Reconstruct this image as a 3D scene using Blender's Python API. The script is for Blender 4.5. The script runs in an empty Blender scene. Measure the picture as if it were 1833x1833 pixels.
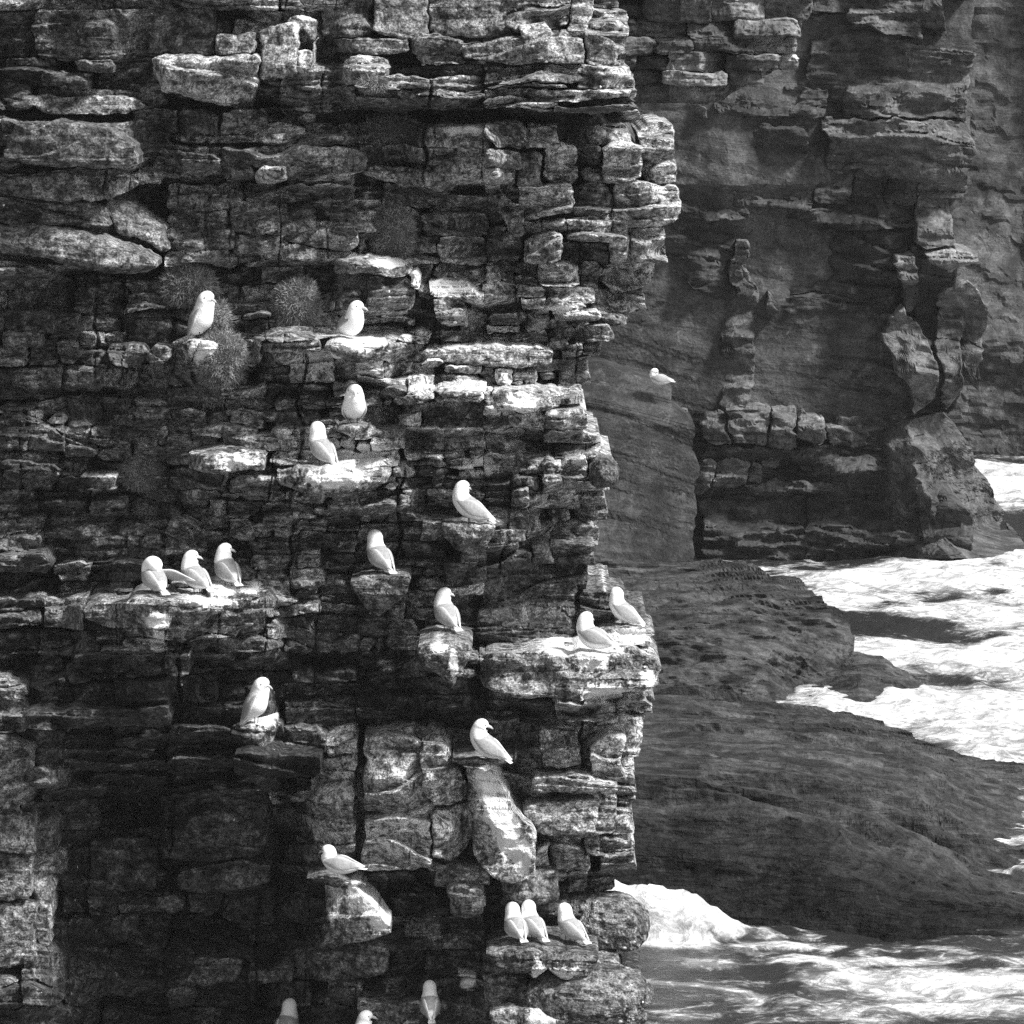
import bpy, math, random
import numpy as np
from mathutils import Vector, Matrix
from mathutils.bvhtree import BVHTree

SC = bpy.context.scene
COL = SC.collection
R = math.radians
rng = random.Random(7)

# ------------------------------------------------------------------ camera
CAM_H, PITCH, FOV = 8.35, R(6.0), R(11.42)
T = math.tan(FOV / 2)
cam = bpy.data.cameras.new('camera')
cam.sensor_width = 36
cam.sensor_fit = 'HORIZONTAL'
cam.lens = 18 / T
cam.clip_start, cam.clip_end = 0.5, 3000
cam_o = bpy.data.objects.new('camera', cam)
cam_o.location = (0, 0, CAM_H)
cam_o.rotation_euler = (math.pi / 2 - PITCH, 0, 0)
COL.objects.link(cam_o)
SC.camera = cam_o

# ------------------------------------------------------------------ light
SUN_DIR = Vector((0.58, -0.34, 0.74)).normalized()        # towards the sun
sun_el = math.asin(SUN_DIR.z)
sun_az = math.atan2(SUN_DIR.x, SUN_DIR.y)
world = bpy.data.worlds.new('World')
SC.world = world
world.use_nodes = True
nt = world.node_tree
bg = nt.nodes['Background']
sky = nt.nodes.new('ShaderNodeTexSky')
sky.sky_type = 'NISHITA'
sky.sun_disc = False
sky.sun_elevation = sun_el
sky.sun_rotation = sun_az
bw = nt.nodes.new('ShaderNodeRGBToBW')                     # black and white photograph
nt.links.new(sky.outputs[0], bw.inputs[0])
nt.links.new(bw.outputs[0], bg.inputs[0])
bg.inputs[1].default_value = 0.05
sl = bpy.data.lights.new('sun', 'SUN')
sl.energy = 1.5
sl.angle = R(10.0)
so = bpy.data.objects.new('sun', sl)
so.rotation_euler = (-SUN_DIR).to_track_quat('-Z', 'Y').to_euler()
so.location = (30, -20, 40)
COL.objects.link(so)
vs = SC.view_settings
vs.view_transform = 'Standard'
vs.look = 'None'
vs.exposure = 2.15
vs.gamma = 1.0
vs.use_curve_mapping = False
SC.cycles.use_denoising = False                            # the photograph is grainy


# ------------------------------------------------------------------ helpers
def P(px, py, Y):
    """photo pixel (0..1833) at world distance Y -> world x, y, z"""
    px = np.asarray(px, float); py = np.asarray(py, float); Y = np.asarray(Y, float)
    a = (px - 916.5) / 916.5 * T
    b = (916.5 - py) / 916.5 * T
    dy = math.cos(PITCH) + b * math.sin(PITCH)
    dz = -math.sin(PITCH) + b * math.cos(PITCH)
    t = Y / dy
    return np.stack(np.broadcast_arrays(a * t, Y, CAM_H + dz * t), -1)


def sea_y(py):
    b = (916.5 - py) / 916.5 * T
    dy = math.cos(PITCH) + b * math.sin(PITCH)
    dz = -math.sin(PITCH) + b * math.cos(PITCH)
    return -CAM_H / dz * dy


def _hash(ix, iy, iz, seed):
    h = (ix * 374761393 + iy * 668265263 + iz * 2147483647 + seed * 1274126177) & 0xFFFFFFFF
    h = ((h ^ (h >> 13)) * 1274126177) & 0xFFFFFFFF
    h = ((h ^ (h >> 15)) * 2246822519) & 0xFFFFFFFF
    return ((h ^ (h >> 16)) & 0xFFFF) / 32767.5 - 1.0


def noise3(p, seed=0):
    i = np.floor(p).astype(np.int64)
    f = p - i
    w = f * f * f * (f * (f * 6 - 15) + 10)
    out = 0
    for dx in (0, 1):
        wx = w[..., 0] if dx else 1 - w[..., 0]
        for dy in (0, 1):
            wy = w[..., 1] if dy else 1 - w[..., 1]
            for dz in (0, 1):
                wz = w[..., 2] if dz else 1 - w[..., 2]
                out = out + wx * wy * wz * _hash(i[..., 0] + dx, i[..., 1] + dy, i[..., 2] + dz, seed)
    return out


def fbm(p, octaves=4, seed=0, gain=0.5):
    a, s, o = 1.0, 0.0, 0
    for k in range(octaves):
        o = o + a * noise3(p * (2.03 ** k) + 17.3 * k, seed + k)
        s += a
        a *= gain
    return o / s


def sstep(a, b, x):
    t = np.clip((x - a) / (b - a), 0, 1)
    return t * t * (3 - 2 * t)


def grid_faces(n, m, off=0):
    """quads of an n x m vertex grid (index i*m+j)"""
    i, j = np.meshgrid(np.arange(n - 1), np.arange(m - 1), indexing='ij')
    a = (i * m + j).ravel() + off
    return np.stack([a, a + m, a + m + 1, a + 1], -1)


def mesh_obj(name, verts, quads, mat, parent=None, attrs=None, smooth=False):
    verts = np.asarray(verts, np.float32).reshape(-1, 3)
    quads = np.asarray(quads, np.int32)
    k = quads.shape[1]
    me = bpy.data.meshes.new(name)
    me.vertices.add(len(verts))
    me.vertices.foreach_set('co', verts.ravel())
    me.loops.add(quads.size)
    me.loops.foreach_set('vertex_index', quads.ravel())
    me.polygons.add(len(quads))
    me.polygons.foreach_set('loop_start', np.arange(0, quads.size, k, dtype=np.int32))
    me.polygons.foreach_set('loop_total', np.full(len(quads), k, np.int32))
    me.polygons.foreach_set('use_smooth', np.full(len(quads), bool(smooth)))
    me.update(calc_edges=True)
    for an, av in (attrs or {}).items():
        at = me.attributes.new(an, 'FLOAT', 'POINT')
        at.data.foreach_set('value', np.asarray(av, np.float32).ravel())
    me.materials.append(mat)
    o = bpy.data.objects.new(name, me)
    COL.objects.link(o)
    o.parent = parent
    return o


def tag(o, label=None, cat=None, group=None, kind=None):
    if label: o['label'] = label
    if cat: o['category'] = cat
    if group: o['group'] = group
    if kind: o['kind'] = kind
    return o


# ------------------------------------------------------------------ materials
class NT:
    def __init__(self, name):
        self.m = bpy.data.materials.new(name)
        self.m.use_nodes = True
        self.t = self.m.node_tree
        self.b = self.t.nodes['Principled BSDF']

    def n(self, typ, **kw):
        nd = self.t.nodes.new('ShaderNode' + typ)
        for k, v in kw.items():
            if k.startswith('i_'):
                key = k[2:]
                nd.inputs[int(key) if key.isdigit() else key].default_value = v
            else:
                setattr(nd, k, v)
        return nd

    def l(self, a, b):
        self.t.links.new(a, b)

    def val(self, x, sock):
        if hasattr(x, 'is_output'): self.l(x, sock)
        else: sock.default_value = x

    def math(self, op, a, b=0.0, c=None, clamp=False):
        nd = self.n('Math', operation=op, use_clamp=clamp)
        self.val(a, nd.inputs[0]); self.val(b, nd.inputs[1])
        if c is not None: self.val(c, nd.inputs[2])
        return nd.outputs[0]

    def ramp(self, x, a, b, lo=0.0, hi=1.0):
        nd = self.n('MapRange', interpolation_type='SMOOTHSTEP')
        self.val(x, nd.inputs[0])
        for k, v in zip((1, 2, 3, 4), (a, b, lo, hi)): self.val(v, nd.inputs[k])
        return nd.outputs[0]

    def noise(self, vec, scale, detail=4, rough=0.6, dist=0.0):
        nd = self.n('TexNoise', noise_dimensions='3D')
        self.l(vec, nd.inputs['Vector'])
        nd.inputs['Scale'].default_value = scale
        nd.inputs['Detail'].default_value = detail
        nd.inputs['Roughness'].default_value = rough
        nd.inputs['Distortion'].default_value = dist
        return nd.outputs[0]

    def scaled(self, sx, sy, sz):
        g = self.n('NewGeometry')
        mp = self.n('Mapping')
        self.l(g.outputs['Position'], mp.inputs[0])
        mp.inputs['Scale'].default_value = (sx, sy, sz)
        return mp.outputs[0]

    def attr(self, name):
        return self.n('Attribute', attribute_name=name).outputs['Fac']

    def grey(self, v, sock):
        c = self.n('CombineColor')
        for k in range(3): self.val(v, c.inputs[k])
        self.l(c.outputs[0], sock)


def rock_material(name, scale=1.0, lamvec=None, lamrot=None, contrast=1.0, lam=1.0, rough=0.75, speck=True, bump=1.0, lichen=1.0, spec=.25):
    """tone = attribute (base albedo), guano = attribute (white droppings)"""
    q = NT(name)
    v = q.scaled(1, 1, 1)
    tone = q.attr('tone')
    n1 = q.noise(v, 2.6 * scale, 6, 0.65, 0.4)             # big blotches
    n2 = q.noise(v, 14 * scale, 6, 0.72, 0.3)              # lichen
    n3 = q.noise(v, 60 * scale, 3, 0.7)                    # grain
    vs_ = q.scaled(9 * scale, 9 * scale, 1.6 * scale)      # rain streaks run down
    n4 = q.noise(vs_, 1.0, 4, 0.6)
    vl = q.scaled(*(lamvec or (1.0 * scale, 1.0 * scale, 11 * scale)))
    if lamrot:
        ma, mb = q.n('Mapping'), q.n('Mapping')
        q.l(v, ma.inputs[0]); ma.inputs['Rotation'].default_value = lamrot
        q.l(ma.outputs[0], mb.inputs[0]); mb.inputs['Scale'].default_value = lamvec
        vl = mb.outputs[0]
    n5 = q.noise(vl, 1.1, 5, 0.65, 1.4)                     # bedding
    f = q.ramp(n1, 0.34, 0.66, 0.45, 1.5)
    f = q.math('MULTIPLY', f, q.ramp(n2, 0.36, 0.64, 1 - 0.62 * contrast, 1 + 0.75 * contrast))
    f = q.math('MULTIPLY', f, q.ramp(n3, 0.34, 0.66, 1 - 0.5 * contrast, 1 + 0.6 * contrast))
    f = q.math('MULTIPLY', f, q.ramp(n4, 0.35, 0.7, 0.88, 1.1))
    f = q.math('MULTIPLY', f, q.ramp(n5, 0.35, 0.65, 1 - 0.25 * lam, 1 + 0.2 * lam))
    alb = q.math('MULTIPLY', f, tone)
    # pale crusts of lichen
    l1 = q.noise(v, 6.5 * scale, 5, 0.7, 0.8)
    lc = q.math('MULTIPLY', q.ramp(l1, 0.57, 0.65, 0.0, 0.20 * lichen), q.ramp(n2, 0.4, 0.6))
    alb = q.math('ADD', alb, lc)
    g = q.attr('guano')
    vd = q.scaled(22, 22, 4.5)
    nd_ = q.noise(vd, 1.0, 5, 0.65, 0.4)
    nb = q.noise(v, 16, 5, 0.7, 0.6)
    gg = q.math('ADD', g, q.math('MULTIPLY', q.math('ADD', nd_, nb), 0.9))
    gf = q.ramp(gg, 1.22, 1.42, 0.0, 1.0)
    gf = q.math('MULTIPLY', gf, q.ramp(g, 0.02, 0.12))
    if speck:
        vo = q.n('TexVoronoi', feature='F1')
        q.l(q.scaled(1, 1, 0.75), vo.inputs['Vector'])
        vo.inputs['Scale'].default_value = 5.5
        sp = q.ramp(vo.outputs['Distance'], 0.035, 0.06, 1.0, 0.0)
        cs = q.n('SeparateColor'); q.l(vo.outputs['Color'], cs.inputs[0])
        sp = q.math('MULTIPLY', sp, q.ramp(cs.outputs[0], 0.55, 0.56))
        gf = q.math('MAXIMUM', gf, sp)
    mx = q.n('Mix', data_type='FLOAT')
    q.l(gf, mx.inputs[0]); q.l(alb, mx.inputs[2]); mx.inputs[3].default_value = 0.78
    out = q.math('MINIMUM', mx.outputs[0], 0.82)
    q.grey(out, q.b.inputs['Base Color'])
    q.b.inputs['Roughness'].default_value = rough
    q.b.inputs['Specular IOR Level'].default_value = spec
    h = q.math('ADD', q.math('MULTIPLY', n2, 0.5), q.math('ADD', q.math('MULTIPLY', n5, 0.45 * lam), q.math('MULTIPLY', n3, 0.22)))
    bp = q.n('Bump')
    bp.inputs['Strength'].default_value = 1.0
    bp.inputs['Distance'].default_value = 0.055 * bump / scale
    q.l(h, bp.inputs['Height'])
    q.l(bp.outputs[0], q.b.inputs['Normal'])
    return q.m


M_ROCK = rock_material('cliff_rock', contrast=1.3, lam=.55)
M_FAR = rock_material('far_rock', scale=0.5, lamvec=(.35, .35, 5.5), lamrot=(0, R(-7), 0), contrast=0.5, lam=.8, speck=False, bump=0.6, lichen=0.3)
M_SHELF = rock_material('shelf_rock', scale=0.6, lamvec=(.5, 3.0, 6), lamrot=(0, 0, R(8)), contrast=0.4, lam=2.0, rough=0.5, speck=False, bump=0.6, lichen=0.10, spec=.12)


def plain(name, v, rough=0.6, bump=None):
    q = NT(name)
    q.b.inputs['Base Color'].default_value = (v, v, v, 1)
    q.b.inputs['Roughness'].default_value = rough
    q.b.inputs['Specular IOR Level'].default_value = 0.2
    return q


# ------------------------------------------------------------------ near cliff: shape fields
Y0 = 40.0
MPT = [(0, 0, .3), (300, 0, .35), (640, 0, .4), (900, 0, .55), (1100, 0, .3),
       (0, 130, .3), (350, 140, .4), (640, 150, .45), (900, 160, .6), (1120, 160, .45),
       (100, 260, .55), (300, 260, 0), (600, 280, .15), (800, 260, .3), (1000, 290, .25), (1180, 300, .25),
       (100, 430, .55), (300, 450, 0), (500, 430, .1), (700, 420, .15), (900, 430, -.1), (1100, 420, .1),
       (50, 580, -.05), (200, 600, -.1), (370, 640, .25), (600, 640, .3), (800, 600, .25), (1000, 580, .2),
       (50, 760, .0), (200, 800, .0), (420, 830, .25), (600, 830, .5), (760, 760, .25), (900, 760, .3), (1050, 760, .1),
       (100, 950, -.05), (350, 950, .1), (600, 950, .1), (800, 960, .2), (950, 920, .05),
       (50, 1080, -.1), (280, 1090, .45), (450, 1090, .5), (650, 1080, .2), (800, 1120, .4), (950, 1080, -.25), (1100, 1080, .1),
       (100, 1200, -.2), (300, 1200, .15), (500, 1200, .05), (700, 1200, .1), (820, 1200, .35), (890, 1200, .1), (1050, 1190, .6),
       (30, 1300, .35), (200, 1320, -.1), (460, 1300, .2), (650, 1300, -.1), (800, 1300, .05), (900, 1320, .1), (1050, 1300, .5),
       (40, 1450, .25), (200, 1470, -.9), (400, 1460, -.6), (520, 1450, -.9), (650, 1430, .3), (800, 1420, .3), (900, 1430, .45), (1050, 1430, .35),
       (40, 1600, .2), (200, 1600, -1.2), (400, 1600, -.7), (520, 1600, -1.1), (640, 1600, .45), (800, 1600, .3), (950, 1580, .2), (1080, 1560, .2),
       (40, 1760, .2), (200, 1760, -1.3), (400, 1760, -1.2), (600, 1760, -.3), (760, 1760, .2), (950, 1760, .6), (1100, 1760, .5)]
MPT = np.array(MPT)


# centre x, top, bottom, half width, how far out: masses that overhang what lies below them
BULGE = [(320, 1062, 1178, 185, .50), (270, 1170, 1420, 220, .42), (805, 1150, 1282, 62, .50), (1040, 1150, 1268, 165, .50), (900, 40, 198, 290, .45),
         (812, 222, 338, 84, .36), (1050, 224, 478, 180, .20), (620, 822, 926, 112, .42), (420, 806, 898, 92, .38), (585, 602, 690, 125, .34), (880, 692, 772, 160, .34),
         (1010, 812, 912, 80, .30), (710, 925, 1002, 90, .32), (690, 456, 562, 95, .32), (1045, 1292, 1562, 110, .30), (680, 1312, 1572, 125, .34), (90, 400, 488, 200, .30),
         (120, 212, 300, 140, .25), (390, 96, 192, 120, .30), (880, 1572, 1642, 120, .32), (40, 1200, 1456, 62, .20), (960, 470, 560, 130, .26), (470, 240, 330, 170, .26),
         (560, 396, 476, 110, .28), (120, 640, 700, 110, .24), (60, 760, 850, 100, .26), (240, 940, 1010, 120, .2), (400, 1416, 1545, 100, .5), (360, 1548, 1600, 130, .35), (980, 1720, 1900, 170, .3)]


def M(px, py):
    """how far the face stands out towards the viewer (m) from the plane Y0"""
    px = np.asarray(px, float); py = np.asarray(py, float)
    d2 = ((px[..., None] - MPT[:, 0]) / 85.) ** 2 + ((py[..., None] - MPT[:, 1]) / 70.) ** 2
    w = np.exp(-d2 * 0.5) + 1e-5 / (1 + d2)
    m = (w * MPT[:, 2]).sum(-1) / w.sum(-1) * 1.25
    m = m - (px - 600) / 1200 * 1.3
    z0 = np.zeros_like(px)
    wb = 20 * fbm(np.stack([px / 70., py / 55., z0 + 60], -1), 3, 251)
    wx_ = 24 * fbm(np.stack([px / 60., py / 45., z0 + 80], -1), 3, 253)
    for (cx, yt, yb, hw, out) in BULGE:
        y_ = py + wb
        fx_ = 1 - sstep(hw - 26, hw + 14, np.abs(px + wx_ - cx))
        fy_ = sstep(yt - 14, yt + 16, y_) * (1 - sstep(yb - 14, yb + 6, y_)) - .5 * sstep(yb - 4, yb + 8, y_) * (1 - sstep(yb + 10, yb + 75, y_))
        m = m + out * fx_ * fy_
    q = np.stack([px / 150., py / 85., z0 + 3.3], -1)
    n1 = fbm(q, 3, 201)
    m = m + .40 * n1
    # beds weather back underneath and stand out at the top: ledges with undercuts
    wy = fbm(np.stack([px / 210., py / 130., z0], -1), 3, 211)
    for th, amp, sd in ((66., .30, 1), (27., .12, 2)):
        t = (py - .02 * px) / th + 1.3 * wy + sd * .37
        i = np.floor(t); f = t - i
        a = amp * np.clip(.55 + .9 * fbm(np.stack([px / 90. + 5 * sd, i * 1.7, z0], -1), 2, 220 + sd), 0, 1.3)
        m = m + a * (np.where(f < .12, f / .12, 1 - (f - .12) / .88) - .5)
    # upright fissures
    for sp, dpth, w, sd in ((190., .28, .022, 1), (90., .12, .022, 2)):
        t = px / sp + .09 * fbm(np.stack([px / 120., py / 60., z0 + 20 + sd], -1), 3, 230 + sd) + .2 * py / 600 + sd * .41
        c = np.abs(t - np.floor(t) - .5)
        on = np.clip(-.4 + 1.8 * fbm(np.stack([px / 260., py / 110., z0 + 40 + sd], -1), 2, 240 + sd), 0, 1)
        m = m - dpth * on * np.clip(1 - c / w, 0, 1)
    return m


SIL = np.array([(-200, 1105), (0, 1108), (150, 1140), (205, 1145), (218, 1165), (240, 1188), (270, 1210), (330, 1212), (400, 1214), (440, 1192),
                (480, 1168), (540, 1156), (570, 1130), (600, 1096), (640, 1066), (700, 1045), (760, 1050), (805, 1070), (830, 1100),
                (870, 1096), (920, 1080), (1000, 1060), (1040, 1045), (1066, 1046), (1095, 1125), (1130, 1160), (1215, 1180),
                (1250, 1166), (1290, 1156), (1370, 1136), (1440, 1126), (1480, 1146), (1530, 1140), (1560, 1106), (1590, 1082),
                (1700, 1080), (1725, 1120), (1745, 1152), (1833, 1156), (2000, 1150)], float)


def to_px(X, y):
    s = np.interp(y, SIL[:, 0], SIL[:, 1])
    return np.where(X < 860, X, 860 + (X - 860) * (s - 860) / 300.0)


# zones: x0,y0,x1,y1, bed thickness, block length, tone, smoothness(0 rough..1)
ZONES = [
    (-200, -300, 290, 190, 46, 120, .11), (290, -300, 640, 200, 70, 95, .17), (640, -300, 1200, 128, 62, 100, .19),
    (640, 128, 1200, 204, 17, 110, .15), (870, 204, 1230, 330, 44, 46, .23), (870, 330, 1230, 470, 48, 52, .19),
    (870, 470, 1230, 640, 34, 48, .26),
    (240, 190, 640, 470, 36, 78, .21), (640, 190, 870, 520, 34, 70, .23), (-200, 190, 300, 500, 48, 150, .11),
    (-200, 500, 320, 760, 36, 52, .15), (-200, 760, 320, 1000, 34, 56, .125),
    (320, 470, 640, 740, 20, 55, .2), (640, 520, 1100, 800, 21, 58, .25), (320, 740, 640, 960, 18, 52, .21),
    (640, 800, 860, 960, 20, 44, .17), (860, 800, 1110, 1000, 26, 56, .15),
    (-200, 1000, 140, 1200, 40, 54, .09), (140, 960, 560, 1180, 19, 58, .14), (560, 960, 860, 1180, 22, 50, .15),
    (860, 980, 1200, 1160, 34, 70, .09), (860, 1150, 1200, 1290, 24, 60, .18),
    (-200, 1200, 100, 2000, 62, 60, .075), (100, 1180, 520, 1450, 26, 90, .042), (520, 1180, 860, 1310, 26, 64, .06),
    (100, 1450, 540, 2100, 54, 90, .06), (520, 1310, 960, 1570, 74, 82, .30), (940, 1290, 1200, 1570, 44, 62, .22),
    (540, 1570, 960, 2100, 40, 62, .10), (960, 1570, 1200, 2100, 30, 52, .11),
]


def zone(x, y):
    for z in reversed(ZONES):
        if z[0] <= x < z[2] and z[1] <= y < z[3]:
            return z
    return ZONES[7]


GUANO = [(372, 628, 34, 22, 1), (560, 645, 60, 20, .6), (640, 612, 55, 20, .8), (700, 600, 40, 25, .35), (850, 690, 60, 18, .6),
         (930, 725, 40, 30, .65), (985, 690, 40, 14, .5), (640, 815, 50, 28, 1), (600, 855, 60, 24, .75), (420, 825, 55, 20, .6), (860, 835, 30, 16, 1),
         (1045, 828, 22, 10, .8), (700, 470, 36, 10, .8), (800, 515, 60, 22, .65), (740, 495, 14, 14, .8), (830, 230, 50, 11, .75), (282, 1112, 20, 14, 1.1),
         (285, 1150, 16, 20, .9), (380, 1078, 90, 12, .6), (450, 1055, 26, 12, .6), (400, 1052, 22, 18, .9), (1040, 1165, 85, 12, .8), (1125, 1140, 40, 16, .9),
         (1060, 1185, 36, 22, .75), (1090, 1245, 60, 26, .7), (1160, 1215, 16, 20, .7), (785, 1160, 16, 12, .8), (812, 1195, 10, 34, .7),
         (872, 1402, 20, 30, 1.4), (888, 1445, 18, 36, 1.4), (910, 1492, 18, 36, 1.35), (934, 1534, 15, 28, 1.2), (640, 1592, 13, 18, 1.3), (660, 1618, 13, 20, 1.4), (682, 1648, 16, 14, 1.4),
         (620, 1620, 30, 50, .4), (1110, 1665, 40, 22, .6), (965, 1750, 16, 40, .7), (975, 1800, 26, 40, 1), (1000, 1745, 60, 22, .55),
         (1060, 1790, 60, 40, .45), (836, 1752, 15, 15, 1.2), (842, 1786, 13, 12, 1.2), (468, 1298, 24, 12, .8), (690, 1190, 20, 12, .7),
         (1000, 555, 55, 12, .55), (905, 600, 60, 14, .5), (1130, 540, 20, 60, .4), (1190, 300, 20, 60, .3), (960, 250, 90, 16, .3), (1090, 1052, 24, 7, .9),
         (1060, 1350, 30, 60, .35), (520, 130, 30, 20, .25), (700, 1400, 60, 40, .15), (470, 1010, 14, 10, .5), (770, 1800, 14, 30, .5)]
GUANO = np.array(GUANO)


def guano_at(px, py):
    d2 = ((px[..., None] - GUANO[:, 0]) / GUANO[:, 2]) ** 2 + ((py[..., None] - GUANO[:, 1]) / GUANO[:, 3]) ** 2
    return (np.exp(-d2 * 0.8) * GUANO[:, 4]).max(-1)


# ------------------------------------------------------------------ one block of rock
def spaced(n):
    w = np.linspace(0, 1, n)
    return 0.45 * w + 0.55 * (0.5 - 0.5 * np.cos(np.pi * w))


def hash2(i, j, seed):
    return _hash(i.astype(np.int64), j.astype(np.int64), np.full(i.shape, 3, np.int64), seed)


def beds_relief(px, py, th, ln, amp, seed):
    """thin broken beds: each layer, and each length of a layer, stands out by its own amount"""
    z0 = np.zeros_like(px)
    t = (py - .03 * px) / th + .9 * fbm(np.stack([px / 260., py / 160., z0 + seed], -1), 2, seed)
    i = np.floor(t)
    s_ = px / ln + 7.3 * hash2(i, i * 0, seed) + .35 * fbm(np.stack([px / 40., py / 25., z0 + seed], -1), 2, seed + 3)
    j = np.floor(s_)
    f = t - i
    g = s_ - j
    o = hash2(i, j, seed + 1)
    edge = np.minimum(np.minimum(f, 1 - f) * th, np.minimum(g, 1 - g) * ln)
    return amp * o - .35 * amp * np.clip(1 - edge / 1.8, 0, 1)


def block(x, yt, yb, dep, tone, seed, slope=(0, 0), rnd=0.02, rough=1.0, thick=0.6, res=2.1, lam=1.0,
          Yref=Y0, use_M=True, pxm=0.00436, follow=1.0, guano=True, warp=1.0, corner=5.0, facets=1.0):
    """x, yt, yb: stations along the block (photo pixels); dep: metres it stands out"""
    x = np.asarray(x, float); yt = np.asarray(yt, float); yb = np.asarray(yb, float)
    br = random.Random(seed * 7 + 1)
    L = x[-1] - x[0]; Hh = (yb - yt).max()
    n = int(np.clip(L / res, 6, 170)) + 1
    m = int(np.clip(Hh / res, 5, 140)) + 1
    u = np.concatenate([[-.5, -.2], spaced(n), [1.2, 1.5]])
    v = np.concatenate([[-.5, -.2], spaced(m), [1.2, 1.5]])
    U, V = np.meshgrid(u, v, indexing='ij')
    uc, vc = np.clip(U, 0, 1), np.clip(V, 0, 1)
    back = np.maximum(np.maximum(-U, U - 1), np.maximum(-V, V - 1)).clip(0) * 2
    sx = (x - x[0]) / L
    px = x[0] + uc * L
    top = np.interp(uc, sx, yt); bot = np.interp(uc, sx, yb)
    py = top + (bot - top) * vc
    # broken-off corners: cut straight, each by its own amount
    cu = np.minimum(uc, 1 - uc) * L
    sc_ = .0083 / pxm if False else 1.0
    for side_u in (0, 1):
        for side_v in (0, 1):
            cw = min(br.uniform(.2, 2.2) * corner, .3 * L); chh = min(br.uniform(.2, 1.6) * corner, .45 * Hh)
            du = (uc if side_u == 0 else 1 - uc) * L
            k = np.clip(1 - du / cw, 0, 1) * chh
            if side_v == 0: py = py + k * (1 - vc)
            else: py = py - k * vc
    z0 = np.zeros_like(px)
    q = np.stack([px / 70., py / 44., z0], -1)
    q2 = np.stack([px / 15., py / 10., z0 + 9], -1)
    wpx = px + warp * (9 * fbm(q, 2, 11) + 4.2 * fbm(q2, 3, 13))
    wpy = py + warp * (7 * fbm(q + 50, 2, 23) + 3.6 * fbm(q2 + 70, 3, 29))
    hh = np.maximum(bot - top, 1)
    ex = cu * pxm; ey = np.minimum(vc, 1 - vc) * hh * pxm
    pm = np.stack([wpx * pxm, wpy * pxm, z0], -1)
    pj = pm + np.array([0, 0, seed * .37])
    chip = fbm(pm * 8, 3, 5)
    e = np.minimum(ex, ey) - 0.03 * (chip + .12).clip(0) * rough
    r = min(rnd, 0.5 * min(L, Hh) * pxm)
    kk = np.clip(1 - e / r, 0, 2.0)
    d = -r * (1 - np.sqrt(np.clip(1 - np.minimum(kk, 1) ** 2, 0, 1))) - np.clip(kk - 1, 0, 1) * r
    # the face is broken along a few flat planes
    du, dv = (uc - .5) * L * pxm, (vc - .5) * hh * pxm
    fac = None
    for k in range(4):
        pl = br.gauss(0, .30) * du + br.gauss(0, .38) * dv + br.uniform(0, .035) * min(1, Hh * pxm / .15)
        fac = pl if fac is None else np.minimum(fac, pl)
    d = d + facets * np.clip(fac, -.16, .1) * rough
    d = d + rough * (0.060 * fbm(pj * 2.4, 3, 31) + 0.042 * (.45 - np.abs(fbm(pm * 6.5, 4, 35))) + 0.014 * fbm(pm * 20, 2, 41))
    if pxm < .006:
        d = d + rough * lam * (beds_relief(wpx, wpy, 15, 130, .020, 61) + beds_relief(wpx, wpy, 6.5, 70, .009, 67))
    else:
        d = d + rough * lam * (beds_relief(wpx, wpy, 14, 90, .05, 61))
    d = d + slope[0] * du - slope[1] * dv
    if use_M:
        m0 = M(np.array((x[0] + x[-1]) / 2), np.array((yt.mean() + yb.mean()) / 2))
        dm = (M(wpx, wpy) - m0) * follow + m0
        Y = Yref - (dm + dep + d)
    else:
        Y = Yref - (dep + d)
        if pxm > .006:
            qf = np.stack([wpx / 130., wpy / 60., z0 + 5], -1)
            t = (wpy - .12 * wpx) / 46. + 1.1 * fbm(np.stack([wpx / 240., wpy / 150., z0 + 8], -1), 3, 311)
            f_ = t - np.floor(t)
            aa = np.clip(.45 + .9 * fbm(np.stack([wpx / 120., np.floor(t) * 1.7, z0], -1), 2, 317), 0, 1.2)
            Y = Y - .55 * fbm(qf, 4, 301) - .22 * aa * (np.where(f_ < .15, f_ / .15, 1 - (f_ - .15) / .85) - .5)
    pos = P(wpx, wpy, Y)
    pos[..., 1] += back * thick
    N, Mm = U.shape
    gu = np.zeros_like(px)
    if guano:
        reg = (np.exp(-((wpx - 800) / 330) ** 2 - ((wpy - 660) / 230) ** 2) + .8 * np.exp(-((wpx - 1080) / 110) ** 2 - ((wpy - 1200) / 120) ** 2)
               + .5 * np.exp(-((wpx - 1150) / 70) ** 2 - ((wpy - 380) / 220) ** 2) + .6 * np.exp(-((wpx - 1010) / 120) ** 2 - ((wpy - 1780) / 80) ** 2)).clip(0, 1)
        lip = np.where(V < 0, 1.0, np.clip(1 - vc * hh / 7, 0, 1)) * reg * br.uniform(-.1, .75)
        gu = np.maximum(guano_at(wpx, wpy), lip)
    glint = np.where(V < 0, .5, np.clip(1 - e / .035, 0, 1) * np.clip(1 - vc * 2.2, 0, 1)) * (.5 + 1.1 * chip).clip(0, 1.3)  # painted highlight: tone lightened along the top edge so ledge lips glint
    at = {'tone': tone * (.92 + .9 * glint), 'guano': gu}
    return pos.reshape(-1, 3), grid_faces(N, Mm)[:, ::-1], {k_: v_.ravel() for k_, v_ in at.items()}


# ------------------------------------------------------------------ authored blocks of the near cliff
# (stations [(x, top, bottom)...], stands out, tone, options)
A = []


def S(st, dep, tone, **kw):
    A.append((st, dep, tone, kw))


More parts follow.
